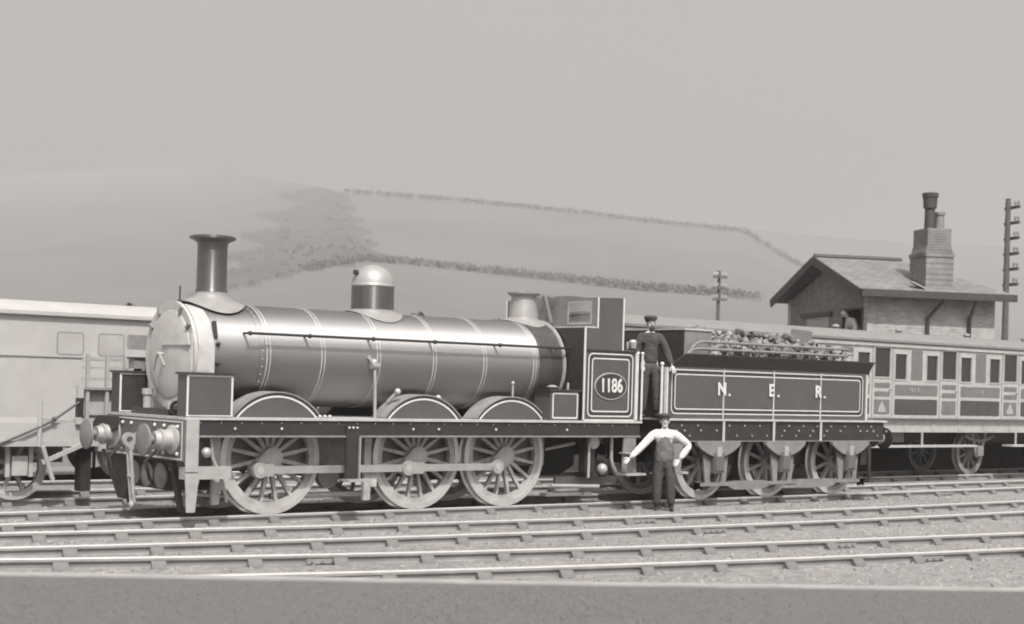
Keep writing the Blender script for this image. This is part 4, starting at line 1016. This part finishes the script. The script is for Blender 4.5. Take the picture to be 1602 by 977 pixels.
# walls: local x along the side, y going away along the gable; gable in plane x=0, roof ridge runs along x
m = MB()
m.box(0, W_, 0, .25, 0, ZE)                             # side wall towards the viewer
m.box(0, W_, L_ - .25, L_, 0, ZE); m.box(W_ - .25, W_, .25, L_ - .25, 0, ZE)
hpart('side_wall', m, brick_lit_m)
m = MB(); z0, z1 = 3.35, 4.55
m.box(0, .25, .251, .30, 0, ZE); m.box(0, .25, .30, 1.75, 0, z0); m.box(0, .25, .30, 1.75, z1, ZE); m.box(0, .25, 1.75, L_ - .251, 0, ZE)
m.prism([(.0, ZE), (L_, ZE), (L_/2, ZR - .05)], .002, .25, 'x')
gw = hpart('gable_wall', m, brick_shade_m)
m = MB(); m.box(-.03, .05, .30, .36, z0, z1); m.box(-.03, .05, 1.69, 1.75, z0, z1); m.box(-.03, .05, .36, 1.69, z0, z0 + .06); m.box(-.03, .05, .36, 1.69, z1 - .06, z1)
hpart('window_frame', m, slated_m)
m = MB(); m.box(-.02, -.002, 2.75, 4.5, 3.2, 4.36); m.box(-.10, -.021, 2.5, 4.9, 4.37, 4.50, 1); hpart('name_board', m, [soft_m, slated_m])
m = MB(); m.box(.3, W_ - .3, .3, L_ - .3, 2.55, 2.65); hpart('upper_floor', m, mid_m)
m = MB(); m.box(2.2, 2.25, .26, L_ - .26, 2.66, 4.7); hpart('inner_wall', m, frame_m)
# roof: two slopes with overhang, hip at the far right end
ov = .42; sl = (ZR - ZE) / (L_ / 2)
ze = ZE - ov * sl; 
m = MB(); th = .10
A0, A1, B0, B1 = (-ov, -ov, ze), (W_ + ov, -ov, ze), (-ov, L_ + ov, ze), (W_ + ov, L_ + ov, ze); R0, R1 = (-ov, L_/2, ZR), (RX + .6, L_/2, ZR)
def slab(p):
    va = [m.bm.verts.new(q) for q in p]; vb = [m.bm.verts.new((q[0], q[1], q[2] - th)) for q in p]
    m.face(va); m.face(vb[::-1]); n = len(p)
    for i in range(n): m.face([va[i], va[(i+1) % n], vb[(i+1) % n], vb[i]])
slab([A0, A1, R1, R0]); slab([B0, R0, R1, B1]); slab([A1, B1, R1])
rf = hpart('roof', m, slate_m, smooth=False)
m = MB(); m.tube([(-ov, L_/2, ZR + .02), (RX + .6, L_/2, ZR + .02)], .08, 8); hpart('ridge_tile', m, slated_m, rf)
m = MB()
for sgn in (0, 1):
    e = A0 if sgn == 0 else B0
    m.bar((e[0] - .03, e[1], e[2] - .12), (R0[0] - .03, R0[1], R0[2] - .12), .05, .26, up=(0, 0, 1)); m.bar((.30 - ov, e[1] + (.5 if sgn == 0 else -.5), e[2] - .05), (.30 - ov, R0[1], R0[2] - .33), .05, .10)
hpart('bargeboard', m, [slated_m])
m = MB(); m.box(-ov, W_ + ov, -ov - .12, -ov, ze - .21, ze + .0); m.box(-ov + .1, W_ + ov - .1, -ov, -.02, ze - .17, ze - .14); hpart('gutter', m, slated_m)
for x in (2.05, W_ - .95):
    m = MB(); m.tube([(x + .1, -ov - .02, ze - .12), (x + .1, -ov, ze - .28), (x - .18 if x < 3 else x + .1, -.08, ze - .75), (x - .18 if x < 3 else x + .1, -.08, .2)], .055, 8); hpart('downpipe', m, slated_m)
# chimney rises through the front slope
cx0, cx1 = 1.75, 2.62
m = MB(); m.box(cx0, cx1, -.12, .95, 4.9, 6.2); m.prism([(cx0, 6.2), (cx1, 6.2), (cx1 - .06, 6.42), (cx0 + .06, 6.42)], -.06, .9, 'y'); m.box(cx0 + .06, cx1 - .06, -.05, .88, 6.42, 6.92); m.box(cx0 - .03, cx1 + .03, -.14, .97, 6.08, 6.2, 0)
chm = hpart('chimney', m, brick_shade_m, rf)
m = MB(); m.lathe([(.16, 6.92), (.145, 7.52), (.19, 7.54), (.21, 7.84), (.23, 7.86), (.24, 7.98), (.14, 8.0), (0, 8.0)], (cx0 + .28, .3, 0), 'z', 14, mi=0); hpart('chimney_pot', m, slated_m, chm).parent = rf
m = MB(); m.lathe([(.15, 6.92), (.13, 7.34), (.16, 7.36), (.16, 7.44), (0, 7.44)], (cx1 - .25, .35, 0), 'z', 14); hpart('chimney_pot', m, mid_m, chm).parent = rf
for c_ in list(rf.children):
    pass
chm.parent = ho
for c_ in [o for o in rf.children if o.name.startswith('chimney_pot')]: c_.parent = chm
m = MB(); m.bar((cx0 - .42, -.05, ze + .28), (cx0 - .05, -.12, ze + .10), .30, .03); hpart('roof_flashing', m, white_m)

# low yard buildings' worth of goods by the house wall: barrels
for k, (x, lb) in enumerate(((3.0, 'small dark barrel on the bank beside the house wall'), (3.45, 'second barrel, nearer the right downpipe of the house'))):
    pass

# telegraph poles
def telegraph(x, depth, ytop, r, arms, face, label, armw=1.1):
    base = world_at(x, depth, -.145); _, v = ray_dir(x, ytop); H = CAM.z + v * depth + .145
    t = thing('telegraph_pole', label, 'telegraph pole', base, face)
    m = MB(); m.tube([(0, 0, 0), (.0, 0, H * .5), (.02, 0, H)], [r, r * .85, r * .65], 12); local('pole', m.mesh('pole', pole_m), t)
    for k in range(arms):
        z = H - .35 - k * .62
        m = MB(); m.box(-armw / 2, armw / 2, -r - .08, -r, z - .06, z + .06); a = local('cross_arm', m.mesh('cross_arm', pole_m), t)
        for xx in (-.46, -.22, .22, .46):
            m = MB(); m.lathe([(.015, z + .06), (.015, z + .12), (.055, z + .13), (.06, z + .19), (.035, z + .25), (0, z + .26)], (xx * armw / 1.1, -r - .04, 0), 'z', 10)
            i = bpy.data.objects.new('insulator', m.mesh('insulator', pale_m if arms < 5 else mid_m)); col.objects.link(i); i.parent = a
    return t
telegraph(1571, 62, 311, .15, 6, -YAW + R_(28) + PI/2, 'tall dark telegraph pole rising right of the house roof', 1.0)
telegraph(1121, 85, 424, .13, 3, YAW - PI/2 + R_(20), 'short faint telegraph pole seen above the tender coal', .85)

# ------------------------------------------------------------------ people
def skin(verts, edges, radii, root=0, sub=1):
    me = bpy.data.meshes.new('tmp'); me.from_pydata(verts, edges, [])
    o = bpy.data.objects.new('tmp', me); col.objects.link(o)
    o.modifiers.new('s', 'SKIN'); sv_ = me.skin_vertices[0].data
    for i, r in enumerate(radii): sv_[i].radius = (r, r) if not isinstance(r, tuple) else r
    for i in range(len(radii)): sv_[i].use_root = (i == root)
    ss = o.modifiers.new('b', 'SUBSURF'); ss.levels = sub; ss.render_levels = sub
    dg = bpy.context.evaluated_depsgraph_get(); out = bpy.data.meshes.new_from_object(o.evaluated_get(dg))
    bpy.data.objects.remove(o); bpy.data.meshes.remove(me)
    return out
class Sk:
    def __init__(s): s.v = []; s.e = []; s.r = []
    def add(s, p, r, par=None):
        s.v.append(tuple(p)); s.r.append(r)
        if par is not None: s.e.append((par, len(s.v) - 1))
        return len(s.v) - 1
    def chain(s, pts, par=None):
        for p, r in pts: par = s.add(p, r, par)
        return par
    def mesh(s): return skin(s.v, s.e, s.r)
def join_mesh(meshes, name, mats):
    bm = bmesh.new(); 
    for k, me in enumerate(meshes):
        n0 = len(bm.faces); bm.from_mesh(me); bm.faces.ensure_lookup_table()
    out = bpy.data.meshes.new(name); bm.to_mesh(out); bm.free()
    for m_ in mats: out.materials.append(m_)
    out.polygons.foreach_set('use_smooth', [True] * len(out.polygons))
    return out
def hand(elbow, wrist, curl=.5):
    w_ = Vector(wrist); d = (w_ - Vector(elbow)).normalized(); side = d.cross(Vector((0, 1, 0)))
    if side.length < .1: side = Vector((1, 0, 0))
    side.normalize(); nrm = side.cross(d)
    s = Sk(); a = s.add(w_, .028); b = s.add(w_ + d * .05, (.038, .020), a)
    for k, L in enumerate((.070, .080, .076, .060)):
        q = w_ + d * .085 + side * (-.03 + .02 * k); c = s.add(q, .0115, b)
        c = s.add(q + d * L * .45 + nrm * curl * .012, .0095, c); c = s.add(q + d * L * .8 + nrm * curl * .035, .0085, c); s.add(q + d * L * .95 + nrm * curl * .055, .0075, c)
    c = s.add(w_ + d * .04 + side * -.045, .013, b); c = s.add(w_ + d * .075 + side * -.062 + nrm * .01, .011, c); s.add(w_ + d * .10 + side * -.062 + nrm * .025, .0095, c)
    return s
def person(label, loc, rz, H, armR, armL, legs, mats, cap=True, headturn=0, waist=True, beard=False, lean=0):
    """adult figure 1.75 m tall scaled to H, faces -y. armR/armL: (shoulder, elbow, wrist)"""
    t = thing('person', label, 'person', loc, rz); t.scale = (H / 1.75,) * 3
    L = lambda x, y, z: Vector((x, y - lean * max(0, z - .95), z))
    up = lambda q: L(*q)
    # body: one continuous skin
    s = Sk(); pel = s.add(L(0, 0, .95), (.11, .08)); sp = s.chain([(L(0, .0, 1.12), (.12, .09)), (L(0, .01, 1.30), (.155, .105)), (L(0, .015, 1.42), (.12, .09)), (L(0, 0, 1.50), .055), (L(0, -.01, 1.545), .052)], pel)
    hd = s.chain([(L(0, -.018, 1.60), (.070, .078)), (L(0, -.018, 1.665), (.078, .09)), (L(0, -.005, 1.72), (.055, .065))], sp)
    for arm in (armR, armL):
        sh, el, wr = [up(q) for q in arm]
        a = s.add(sh, .062, 3); a = s.add(sh.lerp(el, .5), .052, a); a = s.add(el, .043, a); a = s.add(el.lerp(wr, .5), .038, a); s.add(wr, .027, a)
    for (hip, kn, an) in legs:
        a = s.add(hip, .080, pel); a = s.add(Vector(hip).lerp(Vector(kn), .55), .080, a); a = s.add(kn, .058, a); a = s.add(Vector(kn).lerp(Vector(an), .4), .055, a); a = s.add(an, .038, a)
    ms = [s.mesh()]
    for arm in (armR, armL): ms.append(hand(up(arm[1]), up(arm[2])).mesh())
    f = MB(); o_ = L(0, 0, 1.64)
    f.ball((o_.x, o_.y - .108, o_.z), .019, 0, 8, (.8, 1.3, 1.6))
    for sg in (-1, 1): f.ball((o_.x + sg * .082, o_.y + .0, o_.z), .028, 0, 8, (.4, .8, 1.2))
    f.ball((o_.x, o_.y - .075, o_.z - .075), .04, 0, 8, (1, .7, .6))
    ms.append(f.mesh('face', skin_m))
    body = local('body', join_mesh(ms, 'body', [skin_m]), t)
    f = MB()
    for sg in (-1, 1): f.ball((o_.x + sg * .031, o_.y - .092, o_.z + .022), .011, 0, 8)
    f.ball((o_.x, o_.y - .098, o_.z - .042), .018, 0, 8, (1.3, .4, .35))
    local('face_features', f.mesh('face_features', hair_m), t)
    f = MB(); f.ball((o_.x, o_.y + .035, o_.z + .045), .092, 0, 14, (.93, 1.0, .85)); 
    local('hair', f.mesh('hair', hair_m), t)
    if beard: f = MB(); f.ball((o_.x, o_.y - .072, o_.z - .075), .052, 0, 10, (1, .7, .9)); local('beard', f.mesh('beard', hair_m), t)
    # shirt / coat
    s = Sk(); a0 = s.add(L(0, 0, .84 if not waist else .96), (.19, .15)); tp = s.chain([(L(0, 0, 1.12), (.152, .118)), (L(0, .01, 1.30), (.172, .122)), (L(0, .015, 1.42), (.135, .105)), (L(0, .005, 1.485), .07)], a0)
    for arm in (armR, armL):
        sh, el, wr = [up(q) for q in arm]
        a = s.add(sh, .088, 3); a = s.add(sh.lerp(el, .5), .082, a); a = s.add(el, .078, a); a = s.add(el.lerp(wr, .35), .072, a); a = s.add(el.lerp(wr, .75), .060, a); s.add(el.lerp(wr, .95), .046, a)
    local('shirt' if waist else 'jacket', join_mesh([s.mesh()], 'shirt', [mats[0]]), t)
    if waist:
        s = Sk(); a = s.add(L(0, 0, .84), (.205, .165)); s.chain([(L(0, 0, .98), (.20, .16)), (L(0, 0, 1.12), (.182, .148)), (L(0, .008, 1.28), (.172, .150)), (L(0, .006, 1.42), (.095, .115))], a)
        local('waistcoat', join_mesh([s.mesh()], 'waistcoat', [mats[1]]), t)
    # trousers
    s = Sk(); pe = s.add((0, 0, 1.06), (.165, .13)); pe = s.add((0, 0, .95), (.18, .14), pe)
    for (hip, kn, an) in legs:
        a = s.add(hip, .128, pe); a = s.add(Vector(hip).lerp(Vector(kn), .55), .112, a); a = s.add(kn, .092, a); a = s.add(Vector(kn).lerp(Vector(an), .3), .094, a); a = s.add(Vector(kn).lerp(Vector(an), .75), .082, a); s.add(Vector(an) + Vector((0, 0, .01)), .076, a)
    local('trousers', join_mesh([s.mesh()], 'trousers', [mats[2]]), t)
    for (hip, kn, an) in legs:
        s = Sk(); p = Vector(an); a = s.add(p + Vector((0, 0, .06)), .056); a = s.add((p.x, p.y + .01, .045), (.05, .045), a); a = s.add((p.x * 1.1, p.y - .09, .04), (.045, .036), a); s.add((p.x * 1.15, p.y - .165, .032), (.036, .028), a)
        local('boot', join_mesh([s.mesh()], 'boot', [frame_m]), t)
    if cap:
        f = MB(); f.lathe([(.094, .005), (.100, .025), (.118, .05), (.112, .075), (.07, .095), (0, .10)], (o_.x, o_.y + .02, o_.z + .055), 'z', 20)
        f.prism([(o_.x + .09 * math.cos(a), o_.y - .06 - .06 * math.sin(a)) for a in [PI * k / 10 for k in range(11)]], o_.z + .068, o_.z + .080, 'z')
        local('cap', f.mesh('cap', mats[3]), t)
    return t
LEGS = [((-.095, 0, .90), (-.11, -.02, .49), (-.115, .02, .085)), ((.095, 0, .90), (.13, -.03, .49), (.15, .0, .085))]
# the lad in shirt sleeves beside the engine
person('young man in white shirt sleeves and dark waistcoat, hand on hip, beside the engine steps', (6.88, -1.36, -.112), -R_(39) , 1.53,
       ((-.19, .0, 1.42), (-.43, -.20, 1.18), (-.66, -.42, .97)), ((.19, .0, 1.42), (.47, .06, 1.20), (.27, -.10, .95)), LEGS, (cloth_white_m, cloth_mid_m, cloth_dark_m, cloth_dark_m))
# driver on the footplate
person('bearded man in dark jacket and cap standing on the footplate between cab and tender', (6.95, -.90, 1.36), -R_(25), 1.64,
       ((-.19, 0, 1.42), (-.24, .02, 1.15), (-.20, -.12, .95)), ((.19, 0, 1.42), (.30, -.02, 1.16), (.36, -.14, .93)), LEGS, (cloth_dark_m, cloth_dark_m, cloth_dark_m, cloth_dark_m), waist=False, beard=True)
# someone leaning out of the gable window
HM = Matrix.Translation(hb) @ Matrix.Rotation(hl, 4, 'Z')
p = HM @ Vector((.34, 1.0, 2.70))
person('person in white shirt leaning out of the dark gable window of the house', p, hl - PI/2, 1.78,
       ((-.19, 0, 1.42), (-.34, -.16, 1.18), (-.28, -.34, .95)), ((.19, 0, 1.42), (.36, -.16, 1.22), (.30, -.36, 1.02)), LEGS, (cloth_white_m, cloth_white_m, cloth_dark_m, cloth_dark_m), cap=False, waist=False, lean=.85)

# ------------------------------------------------------------------ the air
m = MB(); m.box(-3000, 3000, -3000, 3000, -1.2, 262)
hz = m.build('haze', [], None, smooth=False); tag(hz, kind='stuff', label='pale summer haze filling the whole valley', cat='haze')
hm = bpy.data.materials.new('haze_air'); hm.use_nodes = True; t = hm.node_tree; t.nodes.clear()
o = t.nodes.new('ShaderNodeOutputMaterial'); v = t.nodes.new('ShaderNodeVolumePrincipled')
v.inputs['Color'].default_value = (.97, .965, .96, 1); v.inputs['Density'].default_value = .00092; v.inputs['Anisotropy'].default_value = .2
t.links.new(v.outputs[0], o.inputs['Volume']); hz.data.materials.clear(); hz.data.materials.append(hm)
